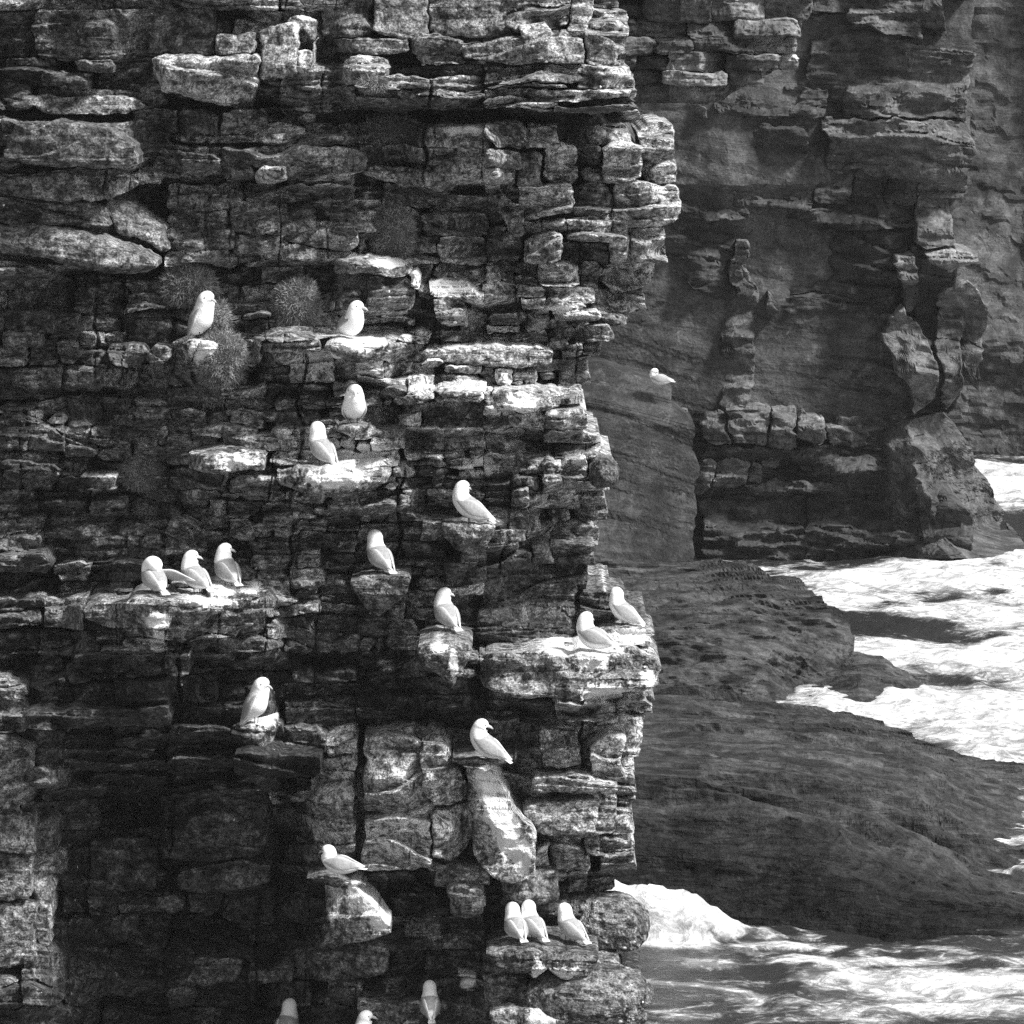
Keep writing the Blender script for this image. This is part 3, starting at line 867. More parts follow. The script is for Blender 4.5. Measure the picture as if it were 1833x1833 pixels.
FB = [  # upper band of the headland
    ([(1150, 195, 300), (1250, 190, 320), (1330, 215, 325), (1440, 225, 325)], .55, .10),
    ([(1140, 196, 212), (1250, 190, 204), (1262, 200, 215)], .9, .16),
    ([(1280, 150, 205), (1400, 158, 208), (1476, 165, 212)], .5, .10),
    ([(1445, 20, 155), (1560, 30, 160), (1625, 40, 165)], .3, .09),
    ([(1420, -60, 14), (1600, -40, 30), (1690, -20, 60)], .8, .14),
    ([(1520, 12, 40), (1600, 18, 62), (1648, 38, 76)], 1.1, .22),
    ([(1622, 80, 175), (1680, 85, 180), (1738, 90, 180)], .5, .17),
    ([(1510, 155, 208), (1620, 145, 216), (1735, 150, 222)], .5, .17),
    ([(1475, 212, 300), (1560, 216, 318), (1700, 226, 330), (1738, 230, 300)], .75, .17),
    ([(1640, 290, 350), (1690, 286, 356), (1726, 280, 352)], .8, .24),
    ([(1340, 300, 372), (1400, 296, 378), (1460, 300, 372)], .55, .08),
    ([(1465, 300, 362), (1500, 298, 366), (1528, 304, 362)], .6, .1),
    ([(1530, 302, 358), (1570, 304, 362), (1580, 310, 360)], .65, .08),
    ([(1584, 306, 360), (1620, 306, 366), (1638, 310, 360)], .65, .11),
    ([(1190, 318, 395), (1260, 312, 400), (1338, 318, 396)], .45, .09),
    ([(1350, 378, 396), (1480, 372, 392), (1630, 372, 400)], .3, .06),
    # lower wall: pale pillar, corner, wavy rib
    ([(1185, 405, 480), (1250, 410, 520), (1310, 420, 540)], .35, .075),
    ([(1292, 600, 742), (1312, 470, 744), (1332, 436, 744), (1348, 470, 742)], .2, .17),
    ([(1312, 425, 535), (1328, 425, 535), (1340, 430, 520)], .6, .13),
    ([(1366, 520, 572), (1376, 518, 575), (1384, 530, 565)], .3, .15),
    ([(1584, 575, 612), (1606, 552, 660), (1640, 580, 748), (1660, 604, 735), (1672, 624, 700)], 2.6, .24),
    ([(1610, 450, 560), (1628, 445, 555), (1642, 470, 530)], .7, .2),
    ([(1640, 352, 432), (1660, 345, 440), (1704, 358, 436)], .9, .16),
    ([(1650, 445, 460), (1690, 444, 478), (1752, 458, 474)], 1.0, .28),
    ([(1684, 520, 560), (1725, 500, 640), (1750, 520, 700), (1768, 550, 650)], 1.6, .22), ([(1630, 440, 744), (1665, 436, 748), (1712, 440, 740)], .9, .07),
    ([(1682, 560, 724), (1700, 540, 738), (1726, 560, 660)], 2.2, .2),
    # blocky ledge and base
    ([(1250, 740, 792), (1275, 734, 796), (1300, 738, 794)], .8, .2), ([(1304, 736, 790), (1350, 730, 796), (1374, 734, 792)], .85, .2),
    ([(1378, 734, 770), (1395, 732, 776), (1416, 738, 772)], .8, .2), ([(1376, 772, 796), (1410, 768, 800), (1430, 772, 796)], .85, .18),
    ([(1430, 740, 784), (1460, 736, 800), (1486, 744, 798)], .85, .21), ([(1490, 760, 800), (1520, 756, 804), (1556, 766, 802)], .85, .18),
    ([(1500, 738, 758), (1540, 742, 766), (1580, 752, 772)], .7, .13),
    ([(1250, 800, 826), (1400, 798, 828), (1560, 804, 826), (1650, 800, 822)], .55, .06),
    ([(1245, 826, 876), (1265, 822, 880), (1280, 826, 876)], .8, .19), ([(1283, 826, 872), (1310, 822, 878), (1336, 832, 868)], .75, .19),
    ([(1338, 832, 864), (1352, 830, 868), (1364, 836, 862)], .7, .17), ([(1366, 824, 840), (1380, 820, 846), (1400, 826, 840)], .7, .12),
    ([(1330, 870, 884), (1420, 868, 888), (1500, 872, 884)], .6, .12),
    ([(1436, 826, 842), (1520, 820, 848), (1620, 822, 838)], .7, .12),
    ([(1250, 890, 1000), (1330, 888, 1004), (1440, 892, 1002)], -.1, .075), ([(1444, 892, 996), (1560, 890, 1004), (1650, 884, 1000)], .0, .08),
    ([(1250, 960, 1010), (1400, 950, 1012), (1520, 940, 1016), (1660, 960, 1014)], .9, .08),
    ([(1652, 900, 985), (1690, 880, 990), (1738, 930, 985)], 1.4, .09),
]
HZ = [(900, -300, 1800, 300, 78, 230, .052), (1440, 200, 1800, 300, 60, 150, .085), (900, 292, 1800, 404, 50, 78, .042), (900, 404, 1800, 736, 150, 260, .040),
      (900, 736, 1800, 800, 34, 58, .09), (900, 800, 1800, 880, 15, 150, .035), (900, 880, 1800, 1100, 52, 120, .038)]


def hzone(x, y):
    for z in reversed(HZ):
        if z[0] <= x < z[2] and z[1] <= y < z[3]:
            return z
    return HZ[0]


hcells = []
for ya, yb, db in [(-150, 40, .25), (40, 208, .3), (208, 322, .5), (322, 400, .35), (400, 738, -.25), (738, 800, .45), (800, 830, .2), (830, 884, .5), (884, 1020, -.2)]:
    split([1050, 1050, 1735 if yb < 380 else 1655, 1735 if yb < 380 else 1655, ya - 12, ya + 10, yb - 12, yb + 10], db, hzone, hcells, .9, .35)
far_parts = []


def in_fb(x, y):
    for st, dep, tone in FB:
        st = sorted(st)
        if st[0][0] < x < st[-1][0] and np.interp(x, [q[0] for q in st], [q[1] for q in st]) < y < np.interp(x, [q[0] for q in st], [q[2] for q in st]):
            return True
    return False


def hblock(st, dep, tone, k, **kw):
    st = sorted(st)
    w = st[-1][0] - st[0][0]
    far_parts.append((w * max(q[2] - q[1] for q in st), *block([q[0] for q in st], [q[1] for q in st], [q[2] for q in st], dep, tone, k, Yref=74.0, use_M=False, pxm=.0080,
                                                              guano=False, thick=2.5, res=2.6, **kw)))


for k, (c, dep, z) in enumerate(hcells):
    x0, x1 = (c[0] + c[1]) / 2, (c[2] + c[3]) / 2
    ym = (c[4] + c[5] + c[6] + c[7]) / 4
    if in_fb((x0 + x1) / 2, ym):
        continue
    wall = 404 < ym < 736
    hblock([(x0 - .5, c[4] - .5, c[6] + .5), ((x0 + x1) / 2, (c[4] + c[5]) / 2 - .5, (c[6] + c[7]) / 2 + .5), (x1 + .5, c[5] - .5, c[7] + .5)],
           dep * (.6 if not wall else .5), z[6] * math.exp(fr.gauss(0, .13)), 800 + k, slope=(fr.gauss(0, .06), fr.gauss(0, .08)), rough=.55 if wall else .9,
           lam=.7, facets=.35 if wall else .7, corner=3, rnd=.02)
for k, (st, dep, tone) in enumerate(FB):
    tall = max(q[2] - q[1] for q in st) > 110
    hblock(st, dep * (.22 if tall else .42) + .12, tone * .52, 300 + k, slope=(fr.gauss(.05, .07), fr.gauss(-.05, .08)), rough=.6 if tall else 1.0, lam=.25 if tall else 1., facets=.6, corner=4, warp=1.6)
far_parts.sort(key=lambda p: -p[0])
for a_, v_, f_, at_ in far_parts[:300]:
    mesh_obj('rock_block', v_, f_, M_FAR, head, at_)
if far_parts[300:]:
    v_, f_, at_ = merged(far_parts[300:])
    tag(mesh_obj('broken_rock', v_, f_, M_FAR, head, at_), kind='stuff')
butt = sheet_obj('buttress', [[(1500, 772, 75.0), (1640, 748, 73.7), (1690, 735, 74.5)], [(1480, 800, 75), (1640, 800, 73), (1735, 800, 75.5)],
                              [(1520, 880, 75), (1660, 880, 72.9), (1775, 880, 78)], [(1540, 960, 74.6), (1690, 960, 73), (1800, 930, 79)], [(1560, 1010, 73.8), (1700, 1000, 72.6), (1850, 990, 74)]],
                 120, 120, M_FAR, 'stepped rough foot of the headland running down into the surf', 'rock', 'structure',
                 amp=.42, freq=1.3, lam=.2, lamf=3, seed=61, tone=.075, dip=.1)

# ---- overhanging corner at the top, between near cliff and headland
over = sheet_obj('overhang', [[(880, -260, 46), (1300, -260, 46.5), (1470, -260, 47)], [(880, -60, 46), (1300, -60, 46.3), (1452, -60, 47)],
                              [(880, 100, 46.2), (1250, 120, 46.5), (1420, 110, 47.2)], [(880, 180, 46.8), (1200, 185, 47), (1285, 182, 47.4)]],
                 90, 90, M_ROCK, 'overhanging rock corner at the top of the frame behind the near cliff', 'cliff', 'structure',
                 amp=.12, freq=1.2, lam=.06, lamf=6, seed=71, tone=.08, back=4)
orr = random.Random(11)
y = -120
rows_o = [(-120, -60), (-60, -10), (-10, 34), (34, 66), (66, 96), (96, 126), (126, 152), (152, 186)]
k = 0
for (ya, yb) in rows_o:
    xr = np.interp((ya + yb) / 2, [-120, 0, 60, 130, 152, 190], [1480, 1452, 1440, 1420, 1300, 1262])
    x = 1080
    while x < xr - 18:
        w = orr.uniform(55, 125)
        x1 = min(x + w, xr)
        t = .09 if x < 1190 else .17
        if x1 - x > 12:
            fblock([(x - 1, ya + orr.uniform(-3, 3), yb - orr.uniform(-5, 1)), ((x + x1) / 2, ya + orr.uniform(-3, 4), yb + orr.uniform(-3, 5)),
                    (x1 + 1, ya + orr.uniform(-3, 3), yb - orr.uniform(-5, 1))], 46.2, .15 + orr.gauss(0, .13), t * math.exp(orr.gauss(0, .4)), 500 + k, over,
                   pxm=.005, rnd=.02, thick=1.5, facets=1.2, slope=(orr.gauss(.05, .2), orr.gauss(0, .2)))
        k += 1
        x = x1

# ---- dark tilted rock behind the near cliff
mid = sheet_obj('dark_rock', [[(720, 632, 73), (1060, 648, 72.8), (1130, 668, 72.6), (1202, 694, 72.4)], [(720, 680, 72.4), (1060, 700, 72.3), (1130, 715, 72.2), (1206, 735, 72.0)],
                              [(720, 760, 72), (1060, 760, 71.9), (1150, 760, 71.8), (1246, 765, 71.8)], [(720, 880, 71.8), (1060, 880, 71.7), (1246, 880, 71.6)],
                              [(720, 1015, 71.4), (1060, 1015, 71.2), (1240, 1015, 71)]],
                200, 140, M_FAR, 'dark smooth tilted rock with thin bedding lines behind the near cliff', 'rock', 'structure',
                amp=.10, freq=.7, lam=.05, lamf=4.2, seed=81, tone=.04, dip=.22, back=4)

# ---- wave cut shelves between cliff and sea
shelf = sheet_obj('rock_shelf', [[(720, 1000, 66), (1240, 1006, 66), (1330, 1014, 65), (1420, 1040, 64)], [(720, 1060, 63.5), (1240, 1062, 63), (1340, 1070, 62.5), (1475, 1085, 62)],
                                 [(720, 1130, 61), (1240, 1130, 60.5), (1370, 1130, 60.5), (1530, 1140, 61)], [(720, 1190, 59.5), (1240, 1190, 59), (1370, 1195, 59.3), (1515, 1185, 60.5)],
                                 [(720, 1262, 58.3), (1240, 1262, 58), (1370, 1262, 58.4), (1490, 1250, 59.5)]],
                  290, 160, M_SHELF, 'stepped dark rock shelf beside the surf, higher of the two at the shoreline', 'rock', 'structure',
                  amp=.38, freq=.55, lam=.05, lamf=3.0, seed=91, tone=.048, up=.6, dip=.12, ridge=.5, back=1.5, fall=1.6)
shelf2 = sheet_obj('rock_shelf', [[(1440, 1180, 61.5), (1540, 1166, 61), (1580, 1172, 61), (1620, 1200, 60.6)], [(1440, 1220, 60), (1540, 1215, 59.5), (1600, 1215, 59.7), (1652, 1222, 60)],
                                  [(1440, 1268, 58.5), (1540, 1262, 58.5), (1590, 1252, 58.8), (1640, 1240, 59.3)]],
                   60, 50, M_SHELF, 'low wet rock tongue poking into the foam below the stepped shelf', 'rock', 'structure',
                   amp=.12, freq=1.2, lam=.01, lamf=3.0, seed=95, tone=.055, up=.7, ridge=.25, back=.8, fall=1.2)
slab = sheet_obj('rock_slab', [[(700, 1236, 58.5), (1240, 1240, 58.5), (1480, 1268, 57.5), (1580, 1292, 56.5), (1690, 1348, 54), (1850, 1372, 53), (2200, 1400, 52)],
                               [(700, 1320, 52.0), (1240, 1325, 52.0), (1480, 1345, 51.5), (1640, 1370, 51.6), (1740, 1392, 52.3), (1850, 1420, 52.3), (2200, 1450, 51.2)],
                               [(700, 1405, 45.9), (1240, 1432, 45.75), (1480, 1480, 45.4), (1640, 1530, 45.9), (1740, 1560, 46.9), (1850, 1590, 47.0), (2200, 1640, 46)],
                               [(700, 1530, 45.3), (1240, 1550, 45.15), (1480, 1590, 44.8), (1640, 1625, 44.7), (1850, 1655, 44.7), (2200, 1690, 44.0)],
                               [(700, 1672, 44.8), (1240, 1680, 44.6), (1480, 1702, 44.3), (1640, 1714, 44.0), (1850, 1728, 43.7), (2200, 1750, 43.1)]],
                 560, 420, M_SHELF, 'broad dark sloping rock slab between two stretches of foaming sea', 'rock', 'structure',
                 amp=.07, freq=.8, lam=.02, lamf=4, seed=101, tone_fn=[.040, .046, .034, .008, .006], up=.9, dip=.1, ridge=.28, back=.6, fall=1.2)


# ------------------------------------------------------------------ sea
def sea_material():
    q = NT('sea_water')
    foam = q.attr('foam')
    flow = q.scaled(.55, .5, 1)
    n1 = q.noise(flow, 1.7, 6, .6, 1.4)
    n2 = q.noise(q.scaled(.9, .8, 1), 4.2, 6, .64, 2.0)
    n3 = q.noise(q.scaled(1, 1.3, 1), 9, 5, .7, 1.8)
    s = q.math('ADD', q.math('ADD', q.math('MULTIPLY', n1, .55), q.math('MULTIPLY', n2, .45)), q.math('MULTIPLY', q.math('SUBTRACT', n3, .5), .22))
    s = q.math('ADD', q.math('MULTIPLY', q.math('SUBTRACT', s, .5), 1.7), .5)
    th = q.math('SUBTRACT', .86, q.math('MULTIPLY', foam, .62))
    f = q.ramp(q.math('SUBTRACT', s, th), -.15, .22)
    # thin milky foam dissolved in the water round the thick foam
    milk = q.math('MULTIPLY', q.ramp(q.math('SUBTRACT', n1, th), -.16, .10), .22)
    body = q.ramp(q.math('ADD', q.math('MULTIPLY', n2, .6), q.math('MULTIPLY', n1, .4)), .40, .62, .36, .76)
    mx = q.n('Mix', data_type='FLOAT')
    q.l(f, mx.inputs[0]); q.l(q.math('ADD', milk, .022), mx.inputs[2]); q.l(body, mx.inputs[3])
    q.grey(mx.outputs[0], q.b.inputs['Base Color'])
    q.l(q.ramp(f, 0, 1, .22, .9), q.b.inputs['Roughness'])
    q.b.inputs['Specular IOR Level'].default_value = .3
    bp = q.n('Bump'); bp.inputs['Strength'].default_value = .7; bp.inputs['Distance'].default_value = .05
    q.l(q.math('ADD', s, q.math('MULTIPLY', f, .2)), bp.inputs['Height'])
    q.l(bp.outputs[0], q.b.inputs['Normal'])
    return q.m


M_SEA = sea_material()
# foam patches: photo x, y on the water, half sizes in photo pixels, density, height of the heap
FOAM = [(1790, 862, 90, 34, 1.1, .45), (1330, 1012, 60, 5, .62, 0), (1400, 1024, 80, 10, .72, .0), (1560, 1035, 130, 22, .95, .12), (1720, 1030, 150, 30, 1.0, .25),
        (1730, 978, 90, 6, .8, .05), (1500, 1075, 60, 20, .82, .05), (1760, 1100, 120, 24, .95, .15), (1590, 1160, 110, 18, .95, .12), (1740, 1185, 140, 26, .95, .25),
        (1680, 1255, 230, 34, 1.0, .28), (1790, 1310, 130, 40, 1.0, .3), (1900, 1200, 120, 140, .9, .2), (1900, 1050, 120, 60, 1.1, .2), (1780, 1362, 120, 10, .75, .05), (1800, 1450, 110, 10, .55, .03), (1760, 1500, 90, 12, .6, .03), (1820, 1540, 60, 14, .75, .03),
        (1200, 1668, 110, 15, 1.35, .66), (1110, 1666, 80, 16, 1.35, .62), (1290, 1672, 40, 10, 1.2, .25), (1200, 1690, 130, 9, 1.0, .05), (1380, 1690, 120, 7, .85, .03), (1520, 1715, 130, 9, .85, .03), (1640, 1745, 190, 18, .9, .06), (1790, 1760, 170, 20, .95, .08),
        (1700, 1800, 170, 14, .7, .04), (1270, 1726, 80, 12, .6, .03), (1230, 1760, 110, 16, .55, .03), (1340, 1790, 150, 26, .55, .03), (1560, 1800, 190, 26, .55, .03), (1200, 1810, 90, 22, .5, 0.)]
CALM = [(1620, 1118, 110, 13, .5), (1560, 1090, 40, 8, .3), (1330, 1690, 120, 7, .3), (1400, 1735, 90, 10, .3), (1800, 935, 90, 16, .6), (1720, 1210, 60, 8, .25), (1760, 1135, 70, 6, .25)]


def sea_field(xx, yy):
    foam = np.full(xx.shape, .37); z = np.zeros(xx.shape)
    q = np.stack([xx * .9, yy * .45, xx * 0], -1)
    wob = 1 + .9 * fbm(q * 1.3 + 30, 3, 19)
    for k, (fx, fy, rx, ry, den, *ht) in enumerate(FOAM + CALM):
        yc = sea_y(fy); xc = float(P(fx, fy, yc)[0])
        wx = rx * .00436 * yc / 40
        wy = abs(sea_y(fy + ry) - sea_y(fy - ry)) / 2
        d2 = (((xx - xc) / wx) ** 2 + ((yy - yc) / wy) ** 2) * wob
        if ht:
            foam = np.maximum(foam, den * np.exp(-(d2 * .55) ** 1.6))
            z = np.maximum(z, ht[0] * (1 if fy > 1600 else .5) * np.exp(-(d2 * .7) ** 1.4))
        else:
            foam = foam - den * np.exp(-d2 * .8)
    n = fbm(q, 4, 7)
    z = z * (.62 + .45 * fbm(q * 3, 4, 5)) + .07 * n + .07 * (.5 - np.abs(fbm(q * 1.7 + 4, 4, 9))) + sstep(.3, 1, foam) * .035 * fbm(q * 6, 4, 15)
    return foam.clip(0, 1.2), z - .06


sx_, sy_ = np.meshgrid(np.arange(-1.5, 13, .06), np.arange(37.5, 101, .09), indexing='ij')
foam_, sz_ = sea_field(sx_, sy_)
sea = mesh_obj('sea', np.stack([sx_, sy_, sz_], -1), grid_faces(*sx_.shape), M_SEA, None, {'foam': foam_.ravel()}, smooth=True)
tag(sea, 'foaming white surf over dark sea water at the foot of the cliffs', 'sea', kind='structure')
ox, oy = np.meshgrid(np.linspace(-140, 140, 40), np.linspace(-55, 170, 40), indexing='ij')
osea = mesh_obj('sea', np.stack([ox, oy, np.full_like(ox, -.35)], -1), grid_faces(40, 40), M_SEA, None, {'foam': np.full(ox.size, .42)})
tag(osea, 'open dark sea spreading out beyond the surf', 'sea', kind='structure')

# ------------------------------------------------------------------ plants and loose boulders on the near cliff
vv, ff, _ = merged(allp)
bvh = BVHTree.FromPolygons(vv.tolist(), ff.tolist())
CAMP = Vector((0, 0, CAM_H))


def hit(px, py):
    d = Vector(P(px, py, 40.).tolist()) - CAMP
    d.normalize()
    h = bvh.ray_cast(CAMP, d, 80)
    return h[0]


def plant_material():
    q = NT('cushion_leaves')
    n = q.noise(q.scaled(1, 1, 1), 9, 4, .6)
    n2 = q.noise(q.scaled(1, 1, 1), 70, 2, .6)
    q.grey(q.math('MULTIPLY', q.ramp(n, .35, .65, .15, .32), q.ramp(n2, .3, .7, .6, 1.5)), q.b.inputs['Base Color'])
    q.b.inputs['Roughness'].default_value = .9
    q.b.inputs['Specular IOR Level'].default_value = .1
    return q.m


M_PLANT = plant_material()
M_MOUND = plain('cushion_mound', .06, .95).m
PLANTS = [(700, 246, 62, 38, 'broad round thrift cushion just left of the pale shoulder of the promontory'), (816, 210, 20, 11, 'tiny domed thrift cushion under the long dark overhang'),
          (398, 640, 44, 46, 'thrift cushion bulging out below the guano topped knob of the uppermost left gull'), (385, 690, 44, 28, 'hanging thrift cushion under the whitewashed knob'),
          (390, 574, 24, 38, 'narrow thrift cushion right beside the upright gull on the knob'), (255, 842, 36, 26, 'flat thrift cushion above the drooping one on the dark left face'),
          (276, 882, 32, 44, 'drooping rounded thrift cushion on the dark left face'), (704, 412, 38, 44, 'round thrift cushion with a dark hollow, mid cliff below the large one'),
          (652, 508, 42, 34, 'thrift cushion beneath the bright flat ledge, above the pear-shaped gull'), (534, 542, 40, 46, 'pale thrift cushion between the two uppermost gulls'),
          (338, 508, 48, 36, 'dome of thrift just above the upright gull on the knob'), (670, 150, 24, 10, 'small tuft of thrift in the upper bedding crack')]
pr = np.random.RandomState(4)
for (cx, cy, rx, ry, label) in PLANTS:
    h = hit(cx, cy)
    if h is None: continue
    sc_ = .00436 * h.y / 40
    ax, az, ay = rx * sc_, ry * sc_, min(rx, ry) * sc_ * .8
    th, ph = np.meshgrid(np.linspace(0, 2 * np.pi, 29), np.linspace(.02, np.pi - .02, 16), indexing='ij')
    nrm = np.stack([np.cos(th) * np.sin(ph), np.sin(th) * np.sin(ph), np.cos(ph)], -1)
    pos = nrm * np.array([ax, ay, az]) * (1 + .28 * fbm(nrm * 1.9 + cx, 3, 9)[..., None])
    root = mesh_obj('thrift_cushion', pos, grid_faces(*th.shape), M_MOUND, None, smooth=True)
    root.location = (h.x, h.y - ay * .70 - .13, h.z)
    tag(root, label, 'plant', 'thrift cushions growing on the cliff')
    n = int(4000 + 6000 * rx * ry / 2000)
    d_ = pr.normal(size=(n, 3)); d_ /= np.linalg.norm(d_, axis=1)[:, None]
    d_ = d_[d_[:, 1] < .35]
    b0 = d_ * np.array([ax, ay, az]) * (1 + .28 * fbm(d_ * 1.9 + cx, 3, 9)[:, None]) * .97
    ln = pr.uniform(.010, .022, len(d_))[:, None]
    lean = d_ + pr.normal(scale=1.0, size=d_.shape) + np.array([0, 0, -.15])
    tip = b0 + lean * ln
    side = np.cross(d_, pr.normal(size=d_.shape)); side /= np.linalg.norm(side, axis=1)[:, None] + 1e-9
    wd = .0034
    V3 = np.stack([b0 - side * wd, b0 + side * wd, tip], 1).reshape(-1, 3)
    F3 = np.arange(len(V3)).reshape(-1, 3)
    tag(mesh_obj('leaves', V3, F3, M_PLANT, root), kind='stuff')

BOULDERS = [(1092, 1652, 70, 50, -.12, .12, 'large rough rounded boulder overhanging the splash at the foot of the cliff'),
            (1080, 842, 26, 26, .1, .10, 'dark rounded stone lodged at the cliff edge above the sea rock'),
            (1050, 1780, 110, 50, .1, .11, 'barnacled speckled boulder at the lowest visible foot of the cliff')]
for k, (cx, cy, rx, ry, dpt, tone, label) in enumerate(BOULDERS):
    Yb = 40 - float(M(np.array(min(cx, 1060)), np.array(cy))) - dpt
    c0 = P(cx, cy, Yb)
    th, ph = np.meshgrid(np.linspace(0, 2 * np.pi, 121), np.linspace(.01, np.pi - .01, 70), indexing='ij')
    nn = np.stack([np.cos(th) * np.sin(ph), np.sin(th) * np.sin(ph), np.cos(ph)], -1)
    sq = np.sign(nn) * np.abs(nn) ** .8
    wv = nn * 1.4 + cx
    rr_ = 1 + .20 * fbm(wv, 4, 3) + .10 * (.4 - np.abs(fbm(wv * 3, 4, 6)))
    pos = sq * rr_[..., None] * np.array([rx * .00436, .42, ry * .00436])
    o = mesh_obj('boulder', pos, grid_faces(*th.shape), M_ROCK, None, {'tone': np.full(th.size, tone), 'guano': np.clip(.35 * (cy > 1600) * (1 - nn[..., 2]).ravel() * .6, 0, 1)})
    o.location = c0.tolist()
    tag(o, label, 'boulder')

# ------------------------------------------------------------------ gulls
def feather_material():
    q = NT('feathers')
    mantle = q.attr('mantle')
    n = q.noise(q.scaled(1, 1, 1), 60, 3, .6)
    mx = q.n('Mix', data_type='FLOAT')
    q.l(mantle, mx.inputs[0])
    q.l(q.ramp(n, .3, .7, .80, .88), mx.inputs[2])
    q.l(q.ramp(n, .3, .7, .26, .36), mx.inputs[3])
    q.grey(mx.outputs[0], q.b.inputs['Base Color'])
    q.b.inputs['Roughness'].default_value = .8
    q.b.inputs['Specular IOR Level'].default_value = .1
    bp = q.n('Bump'); bp.inputs['Strength'].default_value = .5; bp.inputs['Distance'].default_value = .006
    q.l(q.noise(q.scaled(1, 1, 1), 90, 2, .5), bp.inputs['Height'])
    q.l(bp.outputs[0], q.b.inputs['Normal'])
    return q.m


M_FEATHER = feather_material()
M_BILL = plain('bill', .5, .5).m
M_EYE = plain('eye', .01, .2).m
M_LEG = plain('leg_skin', .04, .5).m

POSES = {   # spine stations: x forward, z up, half width, half depth
    'stand': [(-.150, .078, .012, .010), (-.125, .092, .030, .026), (-.09, .108, .047, .044), (-.045, .128, .060, .060), (0, .150, .067, .068),
              (.036, .176, .065, .066), (.062, .207, .053, .055), (.074, .240, .040, .043), (.080, .268, .036, .039), (.088, .292, .036, .037),
              (.102, .306, .033, .032), (.120, .308, .026, .024), (.136, .304, .015, .014), (.142, .302, .005, .005)],
    'upright': [(-.095, .040, 0.013, 0.012), (-.085, .060, 0.034, 0.031), (-.065, .090, 0.053, 0.052), (-.040, .128, 0.065, 0.068), (-.012, .165, 0.072, 0.076),
                (.008, .205, 0.067, 0.071), (.022, .240, 0.054, 0.059), (.030, .268, 0.043, 0.048), (.036, .294, 0.040, 0.046), (.046, .316, 0.040, 0.042),
                (.062, .328, 0.036, 0.037), (.080, .328, 0.028, 0.028), (.095, .322, 0.016, 0.017), (.100, .320, 0.006, 0.006)],
    'sit': [(-.165, .060, .012, .010), (-.135, .066, .032, .026), (-.095, .076, .052, .046), (-.045, .092, .066, .064), (.002, .108, .072, .072),
            (.042, .132, .066, .068), (.066, .164, .052, .055), (.076, .196, .041, .044), (.080, .222, .037, .040), (.088, .244, .036, .037),
            (.102, .256, .033, .032), (.120, .258, .026, .024), (.136, .254, .015, .014), (.142, .252, .005, .005)],
    'low': [(-.175, .066, .012, .010), (-.140, .066, .032, .026), (-.095, .070, .052, .044), (-.045, .076, .064, .058), (.005, .086, .070, .066),
            (.048, .104, .062, .060), (.072, .128, .048, .050), (.078, .150, .041, .043), (.080, .170, .037, .039), (.086, .188, .036, .036),
            (.100, .197, .033, .031), (.118, .198, .026, .024), (.134, .194, .015, .014), (.140, .192, .005, .005)],
    'rest': [(-.100, .045, .012, .010), (-.090, .062, .032, .028), (-.068, .090, .052, .050), (-.040, .122, .064, .066), (-.012, .152, .070, .072),
             (.010, .184, .066, .068), (.024, .212, .055, .058), (.034, .236, .046, .048), (.042, .256, .041, .043), (.052, .272, .038, .038),
             (.068, .280, .033, .032), (.086, .276, .026, .024), (.100, .266, .015, .014), (.105, .262, .005, .005)],
    'preen': [(-.150, .078, .012, .010), (-.125, .090, .030, .026), (-.09, .106, .048, .044), (-.045, .128, .062, .060), (0, .148, .068, .068),
              (.032, .170, .065, .066), (.050, .198, .054, .058), (.050, .226, .046, .050), (.034, .246, .041, .044), (.008, .250, .038, .038),
              (-.016, .240, .034, .033), (-.032, .226, .026, .025), (-.042, .212, .015, .014), (-.046, .206, .005, .005)],
}


def loft(centres, tang, wid, hei, nseg=16, side=None):
    out = []
    for c, t, w, h in zip(centres, tang, wid, hei):
        t = t / (np.linalg.norm(t) + 1e-9)
        s = np.array([0, 1, 0.]) if side is None else side
        s = s - t * s.dot(t); s = s / np.linalg.norm(s)
        n = np.cross(s, t)
        a = np.linspace(0, 2 * np.pi, nseg, endpoint=False)
        out.append(c + np.outer(np.cos(a) * w, s) + np.outer(np.sin(a) * h, n))
    return np.array(out)


def tube_mesh(rings):
    n, m = rings.shape[:2]
    i, j = np.meshgrid(np.arange(n - 1), np.arange(m), indexing='ij')
    a = (i * m + j).ravel(); b = (i * m + (j + 1) % m).ravel()
    q = np.stack([a, b, b + m, a + m], -1)
    v = rings.reshape(-1, 3)
    # close both ends with quads folded on the ring
    caps = []
    for r0 in (0, (n - 1) * m):
        for k in range(m // 2 - 1):
            caps.append([r0 + k, r0 + k + 1, r0 + m - 2 - k, r0 + m - 1 - k])
    return v, np.concatenate([q, np.array(caps)])


def interp_st(st, n):
    st = np.array(st, float)
    s = np.arange(len(st)); t = np.linspace(0, len(st) - 1, n)
    i = np.clip(t.astype(int), 0, len(st) - 2); f = (t - i)[:, None]
    p0 = st[np.clip(i - 1, 0, None)]; p1 = st[i]; p2 = st[i + 1]; p3 = st[np.clip(i + 2, None, len(st) - 1)]
    return .5 * (2 * p1 + (p2 - p0) * f + (2 * p0 - 5 * p1 + 4 * p2 - p3) * f ** 2 + (3 * p1 - p0 - 3 * p2 + p3) * f ** 3)


